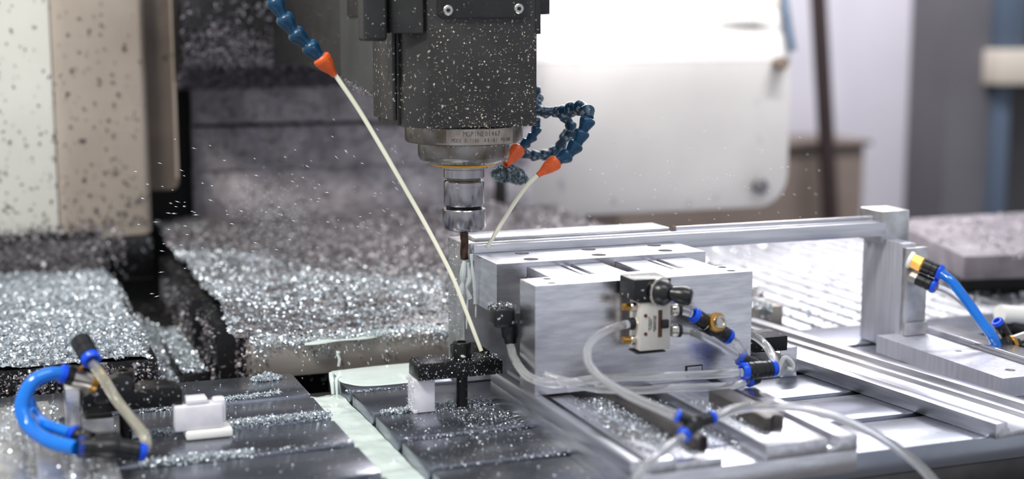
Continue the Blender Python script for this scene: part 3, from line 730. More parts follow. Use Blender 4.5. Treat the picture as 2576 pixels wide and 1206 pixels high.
# coolant jets
e = at_z(1211, 884, .0555)
J = [(843, 188), (900, 272), (960, 372), (1012, 462), (1062, 550), (1104, 628), (1142, 705), (1177, 795), (1211, 884)]
Y0, Y1 = YH, e.y
t = tag(MB().tube([at_y(px, py, Y0 + (Y1 - Y0) * (i / 8) ** 1.6) if i < 8 else e for i, (px, py) in enumerate(J)], lambda u: .0027 - .0004 * u, 12).build('coolant_jet', JET), 'long pale coolant jet arcing from the left orange nozzle', 'coolant')
J = [(1352, 441), (1325, 468), (1296, 508), (1268, 552), (1245, 590), (1226, 622)]
tag(MB().tube([at_y(px, py, YA - .002 + i * .003) for i, (px, py) in enumerate(J)], lambda u: .0027 - .0004 * u, 12).build('coolant_jet', JET), 'short pale coolant jet falling from the large orange nozzle', 'coolant')


# ================================================================== FIXTURE
t = thing('fixture_base', 'wide grooved aluminium base plate overhanging the table front', 'base plate', (.62, 1.24, 0))
X0, X1, YF, YR, ZT = .508, .7385, 1.0665, 1.425, .035
MB().box(X0, X1, YF, YR, 0, .021).build('plate', ALU, t, .0008)
MB().box(X0, .5185, YF, YR, .021, ZT).build('rib', ALU_Y, t, .0008)
MB().box(.5275, .5520, YF, YR, .021, .0325).build('land', ALU_Y, t, .0008)
MB().box(.5520, .5990, YF + .001, 1.30, .021, .0285).build('land', ALU_Y, t, .0008)
MB().box(.6425, .7065, YF, YR, .021, ZT).build('land', ALU_Y, t, .0008)
MB().box(.7180, X1, YF + .0, YR, .021, ZT).build('rib', ALU_Y, t, .0008)
MB().box(.7065, .7180, YF + .0006, YF + .022, .021, .026).build('stop_step', ALU, t, .0008)


def insert_bar(x0, x1, y0, y1, z0, z1, label):
    """dark steel insert with an S-curved nose"""
    w = x1 - x0
    nose = [(x1 - w * .0, y0 + .004), (x1 - w * .10, y0 + .001), (x1 - w * .30, y0 + .006), (x1 - w * .55, y0 + .004), (x0 + w * .22, y0 - .002), (x0, y0)]
    P = [(x1, y1)] + [(p.x, p.y) for p in spline([Vector((a, b, 0)) for a, b in nose], 5)] + [(x0, y1)]
    return MB().prism(P[::-1], 'z', z0, z1).build('insert_bar', INSERT, t, .0008)


insert_bar(.585, .5995, 1.094, 1.295, .0285, .0395, '')
insert_bar(.664, .687, 1.108, 1.215, .0350, .0475, '')
MB().box(.6125, .640, 1.12, 1.35, .021, .0225).build('floor_strip', SLAB, t, .0004)
for px, py in ((1885, 1003), (1937, 1046)):
    q = at_z(px, py, ZT); MB().cyl((q.x, q.y, ZT - .002), (q.x, q.y, ZT + .0003), .0042, 20).build('screw_hole', DARK, t)
MB().box(.612, .622, 1.225, 1.228, .0222, .0232).build('index_mark', DARK, t)
P = np.concatenate([rect_pts(700, .556, .586, 1.08, 1.29, .0285, .0300), rect_pts(300, .52, .527, 1.1, 1.29, .021, .023), rect_pts(500, .60, .642, 1.1, 1.29, .0215, .024), rect_pts(260, .644, .665, 1.10, 1.22, .0352, .0365), rect_pts(150, .53, .552, 1.1, 1.28, .0326, .034)])
chips('loose_chips', P, .0028, CHIPM, t, False, .5)

t = thing('front_jaw', 'thick aluminium front block carrying the hand valve', 'block', (.636, 1.321, .035))
ZB2 = .1482
HJ = [(.538, 1.3345), (.5335, 1.3105), (.7425, 1.3345), (.7405, 1.3115)]
plate_with_holes('block', .5115, .7600, 1.300, 1.343, .0352, ZB2, [(x, y, .0048, .012) for x, y in HJ], ALU, t)
for x, y in HJ:
    h = MB().lathe([(.0047, ZB2 - .0115), (.0047, ZB2 - .0045), (.0022, ZB2 - .0045), (.0022, ZB2 - .008)], (x, y, 0), (0, 0, 1), 18, False).build('cap_screw', BLACK, t)
MB().box(.682, .702, 1.2985, 1.3002, .0445, .0515).build('tag_frame', BLACK, t, .0004)
MB().box(.6835, .7005, 1.2980, 1.2992, .0455, .0505).build('tag_face', ALU, t)

t = thing('slide_plates', 'four flat aluminium slide plates bridging the two jaws', 'plate', (.643, 1.378, .13))
for (x0, x1) in ((.5465, .5815), (.5985, .6335), (.6515, .6865), (.7035, .7395)):
    MB().box(x0, x1, 1.3435, 1.4125, .136, .1480).build('slide_plate', ALU, t, .0005)
for (x0, x1) in ((.5875, .5925), (.6925, .6975)):
    MB().box(x0, x1, 1.3435, 1.4125, .136, .1472).build('guide_rod', ALU_Y, t, .0005)
MB().box(.5465, .7395, 1.3435, 1.4125, .1285, .1365).build('carrier', INSERT, t, .0005)
MB().prism([(1.3435, .065), (1.385, .065), (1.400, .105), (1.4125, .128), (1.3435, .128)], 'x', .5485, .737).build('web', ALU_OLD, t, .0006)

t = thing('clamped_plate', 'aluminium plate with six counterbored screws held behind the front block', 'plate', (.64, 1.45, .096))
HP = [(.5635, 1.4735), (.5585, 1.4325), (.6455, 1.4735), (.6405, 1.4335), (.7295, 1.4745), (.7245, 1.4355)]
plate_with_holes('plate_body', .5115, .7645, 1.4135, 1.4885, .0965, .1525, [(x, y, .0083, .013) for x, y in HP], ALU, t)
for x, y in HP:
    MB().lathe([(.0066, .1400), (.0066, .1484), (.0060, .1490), (.0032, .1490), (.0030, .1460)], (x, y, 0), (0, 0, 1), 24, False).build('socket_screw', NICKEL, t)
MB().prism([(1.43, .06), (1.488, .06), (1.488, .0963), (1.43, .0963)], 'x', .56, .755).build('support_foot', INSERT, t, .0008)

t = thing('rear_block', 'tall aluminium rear block under the cutter with milled left face', 'block', (.64, 1.535, 0))
MB().box(.5055, .772, 1.5065, 1.566, .0002, .1615).build('block', ALU_OLD, t, .0008)
MB().box(.523, .772, 1.520, 1.566, .1615, .1655).build('top_plate', ALU, t, .0006)
P = rect_pts(260, .5048, .5056, 1.507, 1.563, .05, .16); chips('stuck_chips', P, .0022, CHIPM, t, False, .8)

t = thing('long_rail', 'long thin aluminium rail running from the rear block to the post', 'rail', (.78, 1.5, .144))
MB().box(.5125, 1.062, 1.4905, 1.4955, .1440, .1618).build('front_web', ALU_X, t, .0004)
MB().box(.5125, 1.062, 1.4955, 1.5035, .1440, .1560).build('channel_floor', ALU_X, t, .0004)
MB().box(.5125, 1.062, 1.5035, 1.5060, .1440, .1625).build('rear_web', ALU_X, t, .0004)
MB().box(.780, 1.060, 1.516, 1.520, .1500, .1665).build('back_strip', ALU_X, t, .0004)

# post and bracket on the right
t = thing('rail_post', 'square capped aluminium post holding the right rail end', 'post', (1.08, 1.50, 0))
MB().box(1.0665, 1.0865, 1.461, 1.545, .001, .138).build('upright_plate', SAWN, t, .0008)
MB().box(1.0615, 1.1030, 1.4985, 1.548, .133, .1745).build('cap', ALU_OLD, t, .0015)
MB().box(1.0668, 1.0990, 1.4525, 1.4608, .001, .1335).build('side_plate', ALU_OLD, t, .0008)
MB().box(1.0660, 1.1010, 1.4475, 1.4525, .0225, .040).build('side_foot', ALU_OLD, t, .003)

t = thing('right_channel', 'polished aluminium U-channel lying askew on the table', 'channel', (.95, 1.3, .0002))
ROT = math.radians(6.4)
PV = (.925, 1.108, 0)
def rb(x0, x1, y0, y1, z0, z1): return MB().box(x0, x1, y0, y1, z0, z1, ROT, PV)
prof = [(.925, .0004), (1.020, .0004), (1.020, .0175), (1.005, .0175), (1.004, .0110), (.996, .0106), (.995, .0062), (.945, .0062), (.944, .0095), (.941, .0098), (.940, .0165), (.925, .0165)]
ch = MB().prism(prof, 'y', 1.104, 1.63); Rz = Matrix.Rotation(ROT, 3, 'Z')
ch.v = [tuple(Rz @ (Vector(v) - Vector(PV)) + Vector(PV)) for v in ch.v]
ch.build('extrusion', ALU_Y, t, .0005)

t = thing('side_block', 'flat aluminium block with countersunk screws right of the channel', 'block', (1.07, 1.35, 0))
HB = [at_z(2489, 940, .0225)]
plate_with_holes('block', 1.0385, 1.1040, 1.232, 1.468, .0003, .0222, [(1.073, 1.262, .0058, .006), (1.079, 1.36, .004, .006)], SAWN, t)
MB().lathe([(.0050, .0165), (.0050, .0208), (.0022, .0208), (.0020, .0185)], (1.073, 1.262, 0), (0, 0, 1), 20, False).build('screw', NICKEL, t)
t = thing('side_strip', 'clear edged flat bar beyond the side block', 'bar', (1.125, 1.35, 0))
MB().box(1.1075, 1.150, 1.16, 1.475, .0003, .0265).build('bar', ALU, t, .0006)
MB().box(1.1075, 1.112, 1.16, 1.475, .0265, .0300).build('raised_edge', ALU, t, .0005)
q = at_z(2450, 868, .0267); MB().cyl((q.x, q.y, .0262), (q.x, q.y, .0269), .004, 20).build('screw', NICKEL, t)


# ------------------------------------------------------------------ table clamps
def clamp(label, bx, x0, x1, y0, y1, z0, z1, nt, nf, csz):
    t = thing('clamp', label, 'clamp', (bx, 1.411, -.016))
    yc = (y0 + y1) / 2
    w = (x1 - x0)
    P = [(x0, z0), (x1, z0), (x1, z1 - .004), (x1 - .012, z1), (bx + .018, z1), (bx + .012, z1 - .002), (bx - .012, z1 - .002), (bx - .018, z1), (x0 + .004, z1), (x0, z1 - .003)]
    MB().prism(P, 'y', y0, y1).build('bar', BLACKOX, t, .0008)
    if nt > 300: MB().box(bx + .008, x1 - .002, y1 - .002, 1.476, z0 + .004, z1).build('heel', BLACKOX, t, .0015)
    MB().cyl((bx, yc, -.0155), (bx, yc, z0 + .001), .0062, 24).build('stud', BLACKOX, t)
    MB().lathe([(.0064, 0), (.0072, .001), (.0072, .004), (.0064, .005)], (bx, yc, -.004), (0, 0, 1), 20).build('stud_washer', BLACKOX, t)
    MB().lathe([(.0104, 0), (.0104, .0170), (.0094, .0185), (.0052, .0185), (.0050, .013)], (bx, yc, z1 - .002), (0, 0, 1), 28).build('cap_screw', BLACKOX, t)
    P = np.concatenate([rect_pts(nt, x0, x1, y0, y1, z1 - .0012, z1 + .0004), rect_pts(nf, x0, x1, y0 - .0006, y0, z0, z1)])
    chips('chip_dust', P, csz, CHIPM, t, False, .8)
    return t


clamp('black bar clamp dusted with chips beside the front block', .470, .416, .5105, 1.392, 1.428, .0365, .0545, 520, 190, .0017)
t = thing('riser_block', 'translucent white riser under the clamp bar end', 'riser', (.425, 1.41, 0))
MB().box(.413, .436, 1.3985, 1.4225, .0004, .0362).build('riser_body', FROST, t, .0006)
MB().box(.4125, .4165, 1.3975, 1.4235, .0000, .0040).build('chip_skirt', FROST, t, .0006)
P = rect_pts(240, .4115, .4135, 1.397, 1.424, 0, .037); chips('stuck_chips', P, .002, CHIPM, t, False, 1.0)

t = thing('rear_clamp', 'black bar clamp behind the right end of the front block', 'clamp', (.80, 1.36, 0))
q0, q1 = at_y(1982, 845, 1.355), at_y(1982, 882, 1.355)
MB().box(.752, q0.x, 1.355, 1.395, q1.z, q0.z).build('bar', BLACKOX, t, .001)
qs = at_y(1899, 840, 1.38); MB().lathe([(.0085, -.03), (.0085, .010), (.0075, .0125), (.004, .0125), (.004, .008)], (.783, 1.375, q0.z), (0, 0, 1), 24).build('cap_screw', BLACKOX, t)
MB().lathe([(.0115, 0), (.0125, .001), (.0105, .002)], (.783, 1.375, q0.z), (0, 0, 1), 24).build('washer', BLACKOX, t)
t = thing('bent_bracket', 'thin bent aluminium bracket with a white cord loop beside the channel', 'bracket', (.82, 1.35, 0))
a0, a1 = at_z(1961, 950, .0), at_z(2007, 948, .0)
zb = at_y(1985, 874, a0.y).z
MB().box(a0.x, a1.x, a0.y - .001, a0.y + .001, .0003, zb).build('plate', ALU, t, .0004)
MB().box(.765, a0.x + .002, a0.y, a0.y + .03, .0003, .003).build('foot', ALU, t, .0004)
MB().tube([at_y(1955, 945, a0.y - .006), at_y(1962, 920, a0.y - .006), at_y(1975, 900, a0.y - .007), at_y(1993, 915, a0.y - .006), at_y(1993, 930, a0.y - .006), at_y(1980, 928, a0.y - .005)], .0028, 10).build('cord_loop', WHITEPL, t)
MB().box(.765, .800, 1.37, 1.40, .0005, .03).build('riser', ALU, t, .0006)

# ------------------------------------------------------------------ left fixture
t = thing('grooved_base', 'chip strewn grooved aluminium base at the lower left corner', 'base plate', (0, 1.25, 0))
MB().box(-.25, .098, 1.04, 1.384, .0004, .008).build('plate', ALU_OLD, t, .0008)
MB().box(-.25, .058, 1.384, 1.52, .0004, .008).build('plate', ALU_OLD, t, .0008)
for (x0, x1, z, y1) in ((.082, .098, .017, 1.384), (.060, .074, .014, 1.384), (.030, .050, .018, 1.52), (-.008, .020, .015, 1.52), (-.06, -.02, .018, 1.52)):
    MB().box(x0, x1, 1.04, y1, .008, z).build('rib', ALU_OLD, t, .0008)
P = np.concatenate([rect_pts(2000, -.05, .098, 1.04, 1.38, .0085, .019), rect_pts(1500, -.05, .058, 1.38, 1.52, .0085, .020)]); chips('loose_chips', P, .0040, CHIPM, t, True, .9)
t = thing('left_block', 'small aluminium block behind the left clamp bar', 'block', (.075, 1.42, 0))
MB().box(.062, .076, 1.40, 1.44, .0004, .058).build('block', ALU, t, .0008)
MB().box(.076, .105, 1.385, 1.412, .0004, .030).build('foot', ALU_OLD, t, .0008)

clamp('black bar clamp dusted with chips beside the white plastic bracket', .118, .0775, .172, 1.392, 1.428, .0335, .0535, 60, 70, .0026)
t = thing('stop_block', 'translucent white plastic bracket at the end of the left clamp', 'bracket', (.19, 1.40, 0))
MB().box(.163, .2105, 1.384, 1.404, .009, .0345).build('body', FROST, t, .002)
MB().box(.175, .196, 1.386, 1.406, .0345, .0405).build('upper_lug', FROST, t, .0015)
MB().box(.2015, .2135, 1.386, 1.402, .014, .0385).build('side_lug', FROST, t, .0025)
MB().box(.173, .219, 1.380, 1.408, .0004, .0090).build('foot', WHITEPL, t, .002)

# ================================================================== PNEUMATICS
YV = 1.262
def V_(px, py, dy=0.0): return at_y(px, py, YV + dy)


t = thing('hand_valve', 'grey lever valve with black knob on the front block', 'valve', V_(1648, 885))
p0, p1 = V_(1610, 885), V_(1688, 758)
MB().box(p0.x, p1.x, YV, YV + .026, p0.z, p1.z).build('body', VALVEM, t, .001)
bd = t.children[0]
q0, q1 = V_(1596, 758, -.002), V_(1689, 699, -.002)
MB().box(q0.x, q1.x, YV - .002, YV + .034, q0.z, q1.z).build('switch_box', BLACK_CHIP, t, .0012)
q0, q1 = V_(1610, 890), V_(1678, 883)
MB().box(q0.x - .002, q1.x, YV + .002, YV + .024, q0.z - .0015, q1.z).build('base_cap', BLACK, t, .001)
MB().box(p0.x + .002, p1.x - .002, YV + .026, 1.2998, p0.z + .004, p1.z).build('mounting_plate', INSERT, t)
c = V_(1660, 735, -.002)
kd = Vector((.78, -.58, -.16)).normalized()
MB().lathe([(.0142, 0), (.0150, .001), (.0150, .003), (.0135, .004)], c, (.25, -.96, .05), 32).build('knob_ring', NICKEL, t)
MB().lathe([(.0132, 0), (.0125, .005), (.0095, .010), (.006, .013)], c + Vector((0, -.003, 0)), (.35, -.93, 0), 28).build('knob_boss', BLACK, t)
ks = c + Vector((.003, -.008, .001))
MB().lathe([(.0060, 0), (.0062, .004), (.0078, .009), (.0093, .014), (.0098, .019), (.0090, .024), (.0060, .0265)], ks, kd, 26).build('lever_knob', BLACK, t)
# printed marks, dots, scale window with black slider
for px, py in ((1624, 795), (1624, 841)):
    q = V_(px, py); MB().cyl((q.x, YV - .0004, q.z), (q.x, YV + .0002, q.z), .0019, 16).build('dot', REDDOT, bd)
w0, w1 = V_(1655, 849), V_(1666, 780); MB().box(w0.x, w1.x, YV - .0005, YV + .0002, w0.z, w1.z).build('scale_window', RUST, bd)
q = V_(1673, 815); MB().box(q.x - .0045, q.x + .0035, YV - .003, YV + .0002, q.z - .0045, q.z + .0045).build('slider', BLACK, bd, .001)
pm = MB()
for px, h in ((1633, 38), (1638, 30), (1645, 44), (1649, 36)):
    q = V_(px, 815); zz = q.z - h * .00019
    while zz < q.z + h * .00019:
        l = random.choice((.0006, .0012, .0018)); pm.box(q.x - .0007, q.x + .0007, YV - .0003, YV + .0001, zz, zz + l); zz += l + .0009
pm.build('print', PRINT, bd)
for py in (773, 856):
    a, b = V_(1566, py, .012), V_(1604, py, .012)
    MB().hexa(a, a.lerp(b, .55), .0040).build('brass_plug', BRASS, t); MB().lathe([(.0040, 0), (.0048, .001), (.0048, .005), (.0036, .0065)], a.lerp(b, .5), b - a, 24).build('plug_collar', NICKEL, t)
a, b = V_(1582, 815, .012), V_(1612, 815, .012)
MB().cyl(a, a.lerp(b, .42), .0064, 24).build('inlet_sleeve', BLACK, t); MB().hexa(a.lerp(b, .4), b, .0068).build('inlet_nut', NICKEL, t)
for py in (781, 832):
    a, b = V_(1686, py, .012), V_(1708, py, .012)
    MB().lathe([(.0055, 0), (.0068, .002), (.0068, .007), (.0055, .0085)], a, b - a, 24).build('port_fitting', NICKEL, t)
    MB().lathe([(.0060, .0075), (.0070, .008), (.0070, .011), (.0052, .0115)], a, b - a, 24).build('port_collar', BLACK, t)

# tubes (clear)
def clear_tube(P, r, label, m=CLEAR):
    return tag(MB().tube(P, r, 14, 10).build('air_tube', m), label, 'tube', 'clear air tubes of the fixture')


YN = 1.095
J2 = Vector(at_y(1740, 1075, YN))
clear_tube([V_(1578, 816, .012), V_(1545, 825, .004), V_(1500, 848, -.01), V_(1477, 885, -.025), at_y(1490, 930, 1.215), at_y(1545, 975, 1.18), at_y(1620, 1013, 1.14), at_y(1702, 1047, YN + .008)], .0043, 'clear air tube looping from the valve inlet down to the front junction')
clear_tube([at_y(1793, 1052, YN), at_y(1850, 1030, YN + .004), at_y(1930, 1022, YN + .004), at_y(2030, 1030, YN - .002), at_y(2130, 1060, 1.078), at_y(2230, 1110, 1.052), at_y(2310, 1170, 1.03), at_y(2370, 1235, 1.01)], .0044, 'clear air tube arching right from the front junction over the table edge')
clear_tube([at_y(1718, 1098, YN - .008), at_y(1680, 1125, 1.068), at_y(1630, 1165, 1.045), at_y(1590, 1215, 1.02)], .0038, 'clear air tube leaving the front junction towards the bottom edge')

# Y junction in front
t = thing('tube_junction', 'black Y tube junction with blue collars lying over the base plate', 'tube fitting', J2)
pc_ = at_y(1752, 1064, YN)
for px, py, yy, rr in ((1703, 1047, YN + .008, .0058), (1795, 1050, YN, .0060), (1720, 1096, YN - .008, .0066)):
    e = at_y(px, py, yy); d = e - pc_
    barrel(pc_ - d * .05, d, rr, d.length * .88, 'arm', BLACK, t, True, rr * 1.05)
MB().lathe([(.005, -.006), (.0068, -.004), (.0068, .004), (.005, .006)], pc_, (0, -1, .2), 20).build('hub', BLACK, t)

# Y junction on the right of the block
t = thing('tube_junction', 'black Y tube junction with blue collars at the right end of the front block', 'tube fitting', at_y(1905, 930, 1.24))
YJ = 1.245
a, b = at_y(1882, 934, YJ), at_y(1940, 928, YJ)
barrel(a.lerp(b, .55), b - a, .0085, (b - a).length * .42, 'arm', BLACK, t, True)
barrel(a.lerp(b, .60), a - b, .0090, (b - a).length * .62, 'arm', BLACK, t, True)
a2, b2 = at_y(1902, 920, YJ + .014), at_y(1868, 906, YJ + .018); barrel(a2, b2 - a2, .0072, (b2 - a2).length, 'arm', BLACK, t, True)
a3, b3 = at_y(1905, 950, YJ + .01), at_y(1888, 956, YJ + .008); barrel(a3, b3 - a3, .0070, (b3 - a3).length, 'arm', BLACK, t, True)
MB().box(a2.x - .003, a2.x + .006, YJ, YJ + .016, a2.z - .008, a2.z + .003).build('bridge', BLACK, t, .001)
clear_tube([at_y(1866, 938, YJ), at_y(1800, 942, YJ), at_y(1700, 947, YJ), at_y(1600, 950, YJ + .005), at_y(1500, 955, YJ + .01), at_y(1400, 966, 1.265), at_y(1332, 950, 1.292), at_y(1295, 905, 1.335), at_y(1284, 868, 1.365)], .0045, 'clear air tube along the foot of the front block to the black elbow')
clear_tube([at_y(1882, 958, YJ + .008), at_y(1850, 970, YJ), at_y(1780, 974, YJ), at_y(1690, 978, YJ), at_y(1600, 983, YJ), at_y(1500, 978, YJ + .01), at_y(1430, 962, YJ + .02), at_y(1370, 945, 1.282)], .0042, 'lower clear air tube sagging in front of the front block')
clear_tube([V_(1712, 833, .012), V_(1750, 840, .0), V_(1810, 870, -.005), at_y(1862, 905, YJ + .018)], .0042, 'clear air tube from the lower valve port to the right junction')
clear_tube([at_y(1946, 926, YJ), at_y(1945, 900, YJ + .03), at_y(1925, 868, YJ + .06), at_y(1895, 845, YJ + .10), at_y(1860, 838, 1.37)], .0046, 'clear air tube curling from the right junction behind the block')

# flow control valve with brass knob
t = thing('flow_control', 'black flow regulator with brass screw and blue ends beside the valve', 'tube fitting', V_(1790, 830, .01))
a, b = V_(1752, 797, .01), V_(1828, 845, .01); d = b - a; mid = a.lerp(b, .5)
barrel(mid, d, .0080, d.length * .48, 'arm', BLACK, t, True); barrel(mid, -d, .0080, d.length * .48, 'arm', BLACK, t, True)
MB().lathe([(.0095, -.006), (.0100, -.005), (.0100, .005), (.0095, .006)], mid, d, 8).build('centre_block', BLACK, t)
MB().lathe([(.0098, 0), (.0104, .0006), (.0098, .0014)], a.lerp(b, .28), d, 24).build('marker_ring', NICKEL, t)
kd = Vector((.15, -.95, .25)); kc = V_(1800, 812, .003)
MB().lathe([(.0100, 0), (.0105, .002), (.0100, .005), (.0080, .006)], kc, kd, 28).build('brass_base', BRASS, t)
MB().lathe([(.0068, .005), (.0070, .008), (.0062, .0105), (.0040, .0105), (.0036, .009)], kc, kd, 24).build('adjusting_screw', NICKEL, t)
q = V_(1765, 832, .01); MB().box(q.x - .012, q.x + .014, YV + .006, YV + .014, q.z - .005, q.z + .001, 0).build('mount_tab', BLACK, t, .001)
clear_tube([V_(1712, 782, .012), V_(1725, 785, .011), V_(1740, 790, .010)], .0040, 'short clear tube between the upper valve port and the flow regulator')
clear_tube([V_(1838, 851, .01), V_(1856, 866, .0), V_(1868, 885, -.004), at_y(1876, 912, YJ + .018)], .0042, 'clear air tube from the flow regulator down to the right junction')

# black elbow on the left end of the front block
t = thing('elbow_fitting', 'black elbow fitting speckled with chips on the left end of the front block', 'tube fitting', at_y(1275, 810, 1.37))
MB().box(.488, .5112, 1.352, 1.382, at_y(1275, 820, 1.365).z, at_y(1275, 768, 1.365).z).build('elbow_body', BLACK_CHIP, t, .005, 3)
MB().lathe([(.0092, 0), (.0098, .003), (.0092, .014), (.0070, .017), (.0066, .022)], at_y(1280, 812, 1.365), at_y(1286, 870, 1.365) - at_y(1280, 812, 1.365), 24).build('elbow_arm', BLACK_CHIP, t)
P = rect_pts(120, .486, .512, 1.351, 1.383, at_y(1275, 770, 1.365).z, at_y(1275, 764, 1.365).z); chips('chip_dust', P, .002, CHIPM, t, False, .8)

# right hand pneumatics
YP = 1.447
t = thing('push_fitting', 'brass and black push fitting with blue tube on the post', 'tube fitting', at_y(2300, 660, YP))
a, b = at_y(2292, 655, YP), at_y(2372, 690, YP - .03)
d = b - a
MB().lathe([(.0105, -.003), (.0112, 0), (.0105, .002)], a, d, 24).build('seal', WHITEPL, t)
MB().hexa(a, a.lerp(b, .34), .0100).build('brass_nut', BRASS, t)
MB().lathe([(.0085, 0), (.0098, .001), (.0085, .003)], a.lerp(b, .33), d, 24).build('brass_lip', BRASS, t)
barrel(a.lerp(b, .36), d, .0092, d.length * .46, 'barrel', BLACK, t, True, .0100)
t = thing('push_fitting', 'plain black push fitting below the brass one on the post', 'tube fitting', at_y(2310, 705, YP))
a, b = at_y(2292, 694, YP), at_y(2352, 722, YP - .025); d2 = b - a
MB().hexa(a, a.lerp(b, .26), .0086).build('nickel_nut', NICKEL, t)
barrel(a.lerp(b, .24), d2, .0082, d2.length * .62, 'barrel', BLACK, t, True, .0088)
YQ = 1.36
tag(MB().tube([at_y(2366, 686, YP - .03), at_y(2395, 710, YP - .045), at_y(2430, 755, YP - .06), at_y(2468, 808, 1.37), at_y(2495, 845, YQ), at_y(2510, 875, YQ)], .0062, 16, 10).build('air_tube', BLUET), 'bright blue air tube dropping from the brass fitting on the post', 'tube', 'blue air tubes')
clear_tube([at_y(2350, 721, YP - .025), at_y(2385, 735, YP - .03), at_y(2425, 765, YP - .04), at_y(2462, 800, 1.39), at_y(2500, 850, 1.375)], .0040, 'clear air tube hanging below the blue one at the post')
t = thing('branch_fitting', 'black and brass branch fitting at the right edge', 'tube fitting', at_y(2535, 865, YQ))
a, b = at_y(2560, 868, YQ), at_y(2516, 866, YQ); barrel(a, b - a, .0088, (b - a).length * .8, 'arm', BLACK, t, False)
a, b = at_y(2534, 850, YQ + .012), at_y(2512, 815, YQ + .012); barrel(a, b - a, .0072, (b - a).length, 'arm', BLACK, t, True)
MB().lathe([(.0105, 0), (.0112, .001), (.0112, .005), (.0105, .006)], at_y(2538, 868, YQ), (1, .1, .1), 24).build('brass_ring', BRASS, t)
MB().cyl(at_y(2545, 860, YQ + .003), at_y(2580, 848, YQ + .003), .0068, 20).build('nickel_body', NICKEL, t)
a = at_y(2560, 885, YQ - .005); MB().box(a.x - .01, a.x + .03, a.y - .008, a.y + .012, a.z - .012, a.z + .006).build('bracket', BLACK, t, .002)
a = at_y(2470, 700, 1.6)
t = thing('far_fitting', 'white tipped black fitting behind the branch fitting at the right edge', 'tube fitting', at_y(2555, 800, 1.5))
MB().cyl(at_y(2515, 790, 1.5), at_y(2585, 795, 1.5), .012, 20).build('white_tip', WHITEPL, t)
MB().cyl(at_y(2535, 818, 1.5), at_y(2595, 845, 1.5), .010, 20).build('black_body', BLACK, t)

# left hand pneumatics
YL = 1.36
def L_(px, py, dy=0.0): return at_y(px, py, YL + dy)


t = thing('elbow_fitting', 'upright black elbow with blue collar above the left clamp', 'tube fitting', L_(225, 930))
a, b = L_(205, 862, .02), L_(228, 902, .0)
barrel(a - (b - a) * .15, b - a, .0098, (b - a).length * 1.05, 'barrel', BLACK, t, True, .0092)
MB().cyl(L_(222, 900, .015), L_(238, 962, .02), .0080, 20).build('stem', BLACK, t)
MB().lathe([(.0085, 0), (.0095, .001), (.0085, .003)], L_(214, 916, .012), (.35, -.2, -.6), 20).build('brass_lip', BRASS, t)
t = thing('push_fitting', 'nickel and brass push fitting at the left clamp holding the blue tube', 'tube fitting', L_(200, 955))
a, b = L_(166, 943, .01), L_(244, 962, .015)
MB().lathe([(.0082, 0), (.0095, .001), (.0095, .006), (.0088, .007)], a, b - a, 24).build('black_sleeve', BLACK, t)
MB().cyl(a.lerp(b, .2), a.lerp(b, .78), .0098, 28).build('nickel_barrel', NICKEL, t)
MB().lathe([(.0095, 0), (.0108, .001), (.0108, .006), (.0095, .007)], a.lerp(b, .76), b - a, 28).build('brass_ring', BRASS, t)
MB().lathe([(.0078, 0), (.0092, .0008), (.0092, .005), (.0078, .006)], a, a - b, 24).build('release_collar', BLUEC, t)
MB().prism([(L_(240, 960).x, .048), (L_(335, 960).x, .048), (L_(335, 960).x, .068), (L_(300, 960).x, .0735), (L_(240, 960).x, .066)], 'y', 1.372, 1.391).build('black_manifold', BLACK_CHIP, t, .001)
tag(MB().tube([L_(163, 942, .01), L_(125, 942, .005), L_(85, 960, 0), L_(60, 1000, -.005), L_(56, 1040, -.012), L_(80, 1082, -.025), L_(130, 1113, -.055), L_(192, 1128, -.075)], .0068, 18, 10).build('air_tube', BLUET), 'thick bright blue air tube looping at the left edge', 'tube', 'blue air tubes')
tag(MB().tube([L_(72, 1004, .02), L_(86, 1040, .015), L_(115, 1068, -.02), L_(150, 1082, -.036), L_(176, 1090, -.044)], .0056, 16, 10).build('air_tube', BLUET), 'thinner blue air tube inside the left blue loop', 'tube', 'blue air tubes')
t = thing('branch_fitting', 'black branch fitting with blue ends lying on the left base', 'tube fitting', L_(270, 1125, -.075))
a, b = L_(196, 1126, -.075), L_(300, 1128, -.075)
MB().lathe([(.0085, -.006), (.0098, -.005), (.0098, -.001), (.0085, 0)], a, a - b, 24).build('release_collar', BLUEC, t)
MB().lathe([(.0085, 0), (.0098, .001), (.0098, .012), (.0090, .013), (.0090, .024), (.0098, .026), (.0098, .034), (.0085, .036)], a, b - a, 28).build('arm', BLACK_CHIP, t)
c = L_(362, 1138, -.075); barrel(b.lerp(a, .05), c - b, .0090, (c - b).length * .86, 'arm', BLACK, t, True, .0086)
a4, b4 = L_(232, 1108, -.060), L_(184, 1092, -.045); barrel(a4, b4 - a4, .0074, (b4 - a4).length * .8, 'arm', BLACK_CHIP, t, True, .0078)
MB().box(L_(225, 1100).x, L_(290, 1100).x, YL - .072, YL - .055, L_(250, 1118, -.06).z, L_(250, 1092, -.06).z).build('bridge', BLACK_CHIP, t, .003)
clear_tube([L_(230, 912, -.002), L_(255, 945, -.01), L_(292, 1005, -.025), L_(335, 1060, -.05), L_(362, 1095, -.066), L_(368, 1118, -.073), L_(364, 1134, -.075)], .0048, 'clear yellowish air tube slanting across the left clamp', mat('yellowed_clear_tube', (232, 228, 210), .1, 0, trans=.8, ior=1.3))

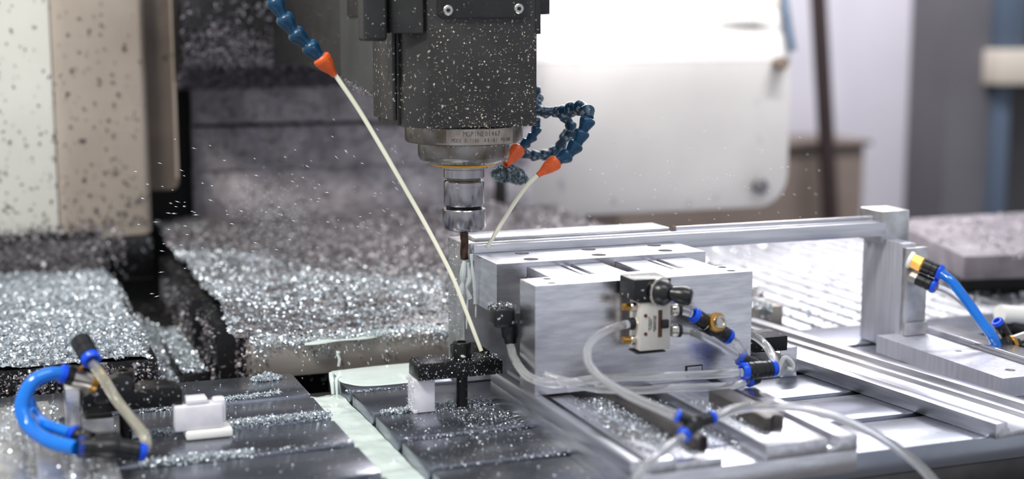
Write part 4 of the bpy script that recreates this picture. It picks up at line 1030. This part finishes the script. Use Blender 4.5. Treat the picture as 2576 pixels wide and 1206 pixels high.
s_ = MB()
YC = 1.478
for path, r in (([(1168, 657), (1164, 690), (1163, 715), (1156, 745)], .0035), ([(1176, 662), (1180, 700), (1174, 725), (1182, 752)], .0030), ([(1186, 640), (1188, 680), (1193, 720), (1195, 765)], .0024), ([(1172, 700), (1176, 735), (1175, 790), (1174, 828)], .0013), ([(1192, 740), (1197, 770), (1197, 800)], .0012), ([(1163, 740), (1162, 752), (1163, 760)], .0022)):
    s_.tube([at_y(px, py, YC) for px, py in path], lambda u, r=r: r * (.55 + .5 * abs(math.sin(u * 5 + r * 900))), 10)
tag(s_.build('coolant_splash', mat('wet_coolant', (222, 228, 228), .08, 0, trans=.45, ior=1.33)), 'coolant running down below the cutter tip', 'coolant', kind='stuff')

# ------------------------------------------------------------------ flying swarf and spray
def streaks(name, pts, n, label, size, m):
    V = []; F = []
    for k in range(n):
        px, py, y, ax, ay = pts()
        c = at_y(px, py, y); l = random.uniform(.5, 1.5) * size; d = (at_y(px + ax, py + ay, y) - c).normalized()
        s1 = d.orthogonal().normalized() * size * .10; s2 = d.cross(s1)
        o = len(V); V += [c - d * l / 2, c + s1, c + s2, c - s1, c - s2, c + d * l / 2]
        F += [(o, o + 1, o + 2), (o, o + 2, o + 3), (o, o + 3, o + 4), (o, o + 4, o + 1), (o + 5, o + 2, o + 1), (o + 5, o + 3, o + 2), (o + 5, o + 4, o + 3), (o + 5, o + 1, o + 4)]
    o = np_mesh(name, np.array([tuple(v) for v in V]), np.array(F), m); tag(o, label, 'metal chips', kind='stuff'); return o


def left_():
    px, py = random.uniform(340, 1080), random.gauss(520, 90); return px, py, random.uniform(1.5, 1.7), (1167 - px), (660 - py) * .8 + random.uniform(-120, 120)
def right_():
    px, py = random.uniform(1480, 2080), random.gauss(470, 70); return px, py, random.uniform(1.45, 1.65), 100, 30 + random.uniform(-40, 40)
DROPM = mat('flying_chip_silver', (236, 240, 244), .3, .6)
streaks('flying_chips', left_, 120, 'slender chips flying off left of the cutter', .0055, DROPM)
streaks('flying_chips', right_, 75, 'slender chips flying in front of the white panel', .0050, DROPM)
def low_():
    px, py = random.uniform(740, 1120), random.uniform(850, 965); return px, py, random.uniform(1.58, 1.645), 10 + random.uniform(-25, 25), 45
streaks('flying_drops', low_, 60, 'coolant drops falling in front of the rear cover plate', .0050, DROPM)


def mist_():
    px, py = random.gauss(700, 55), random.gauss(560, 60); return px, py, random.uniform(1.75, 2.1), 60, random.uniform(-40, 40)
streaks('coolant_spray', mist_, 700, 'fine bluish coolant spray hanging over the rear way cover', .0030, mat('spray_drop', (214, 226, 236), .2, 0))
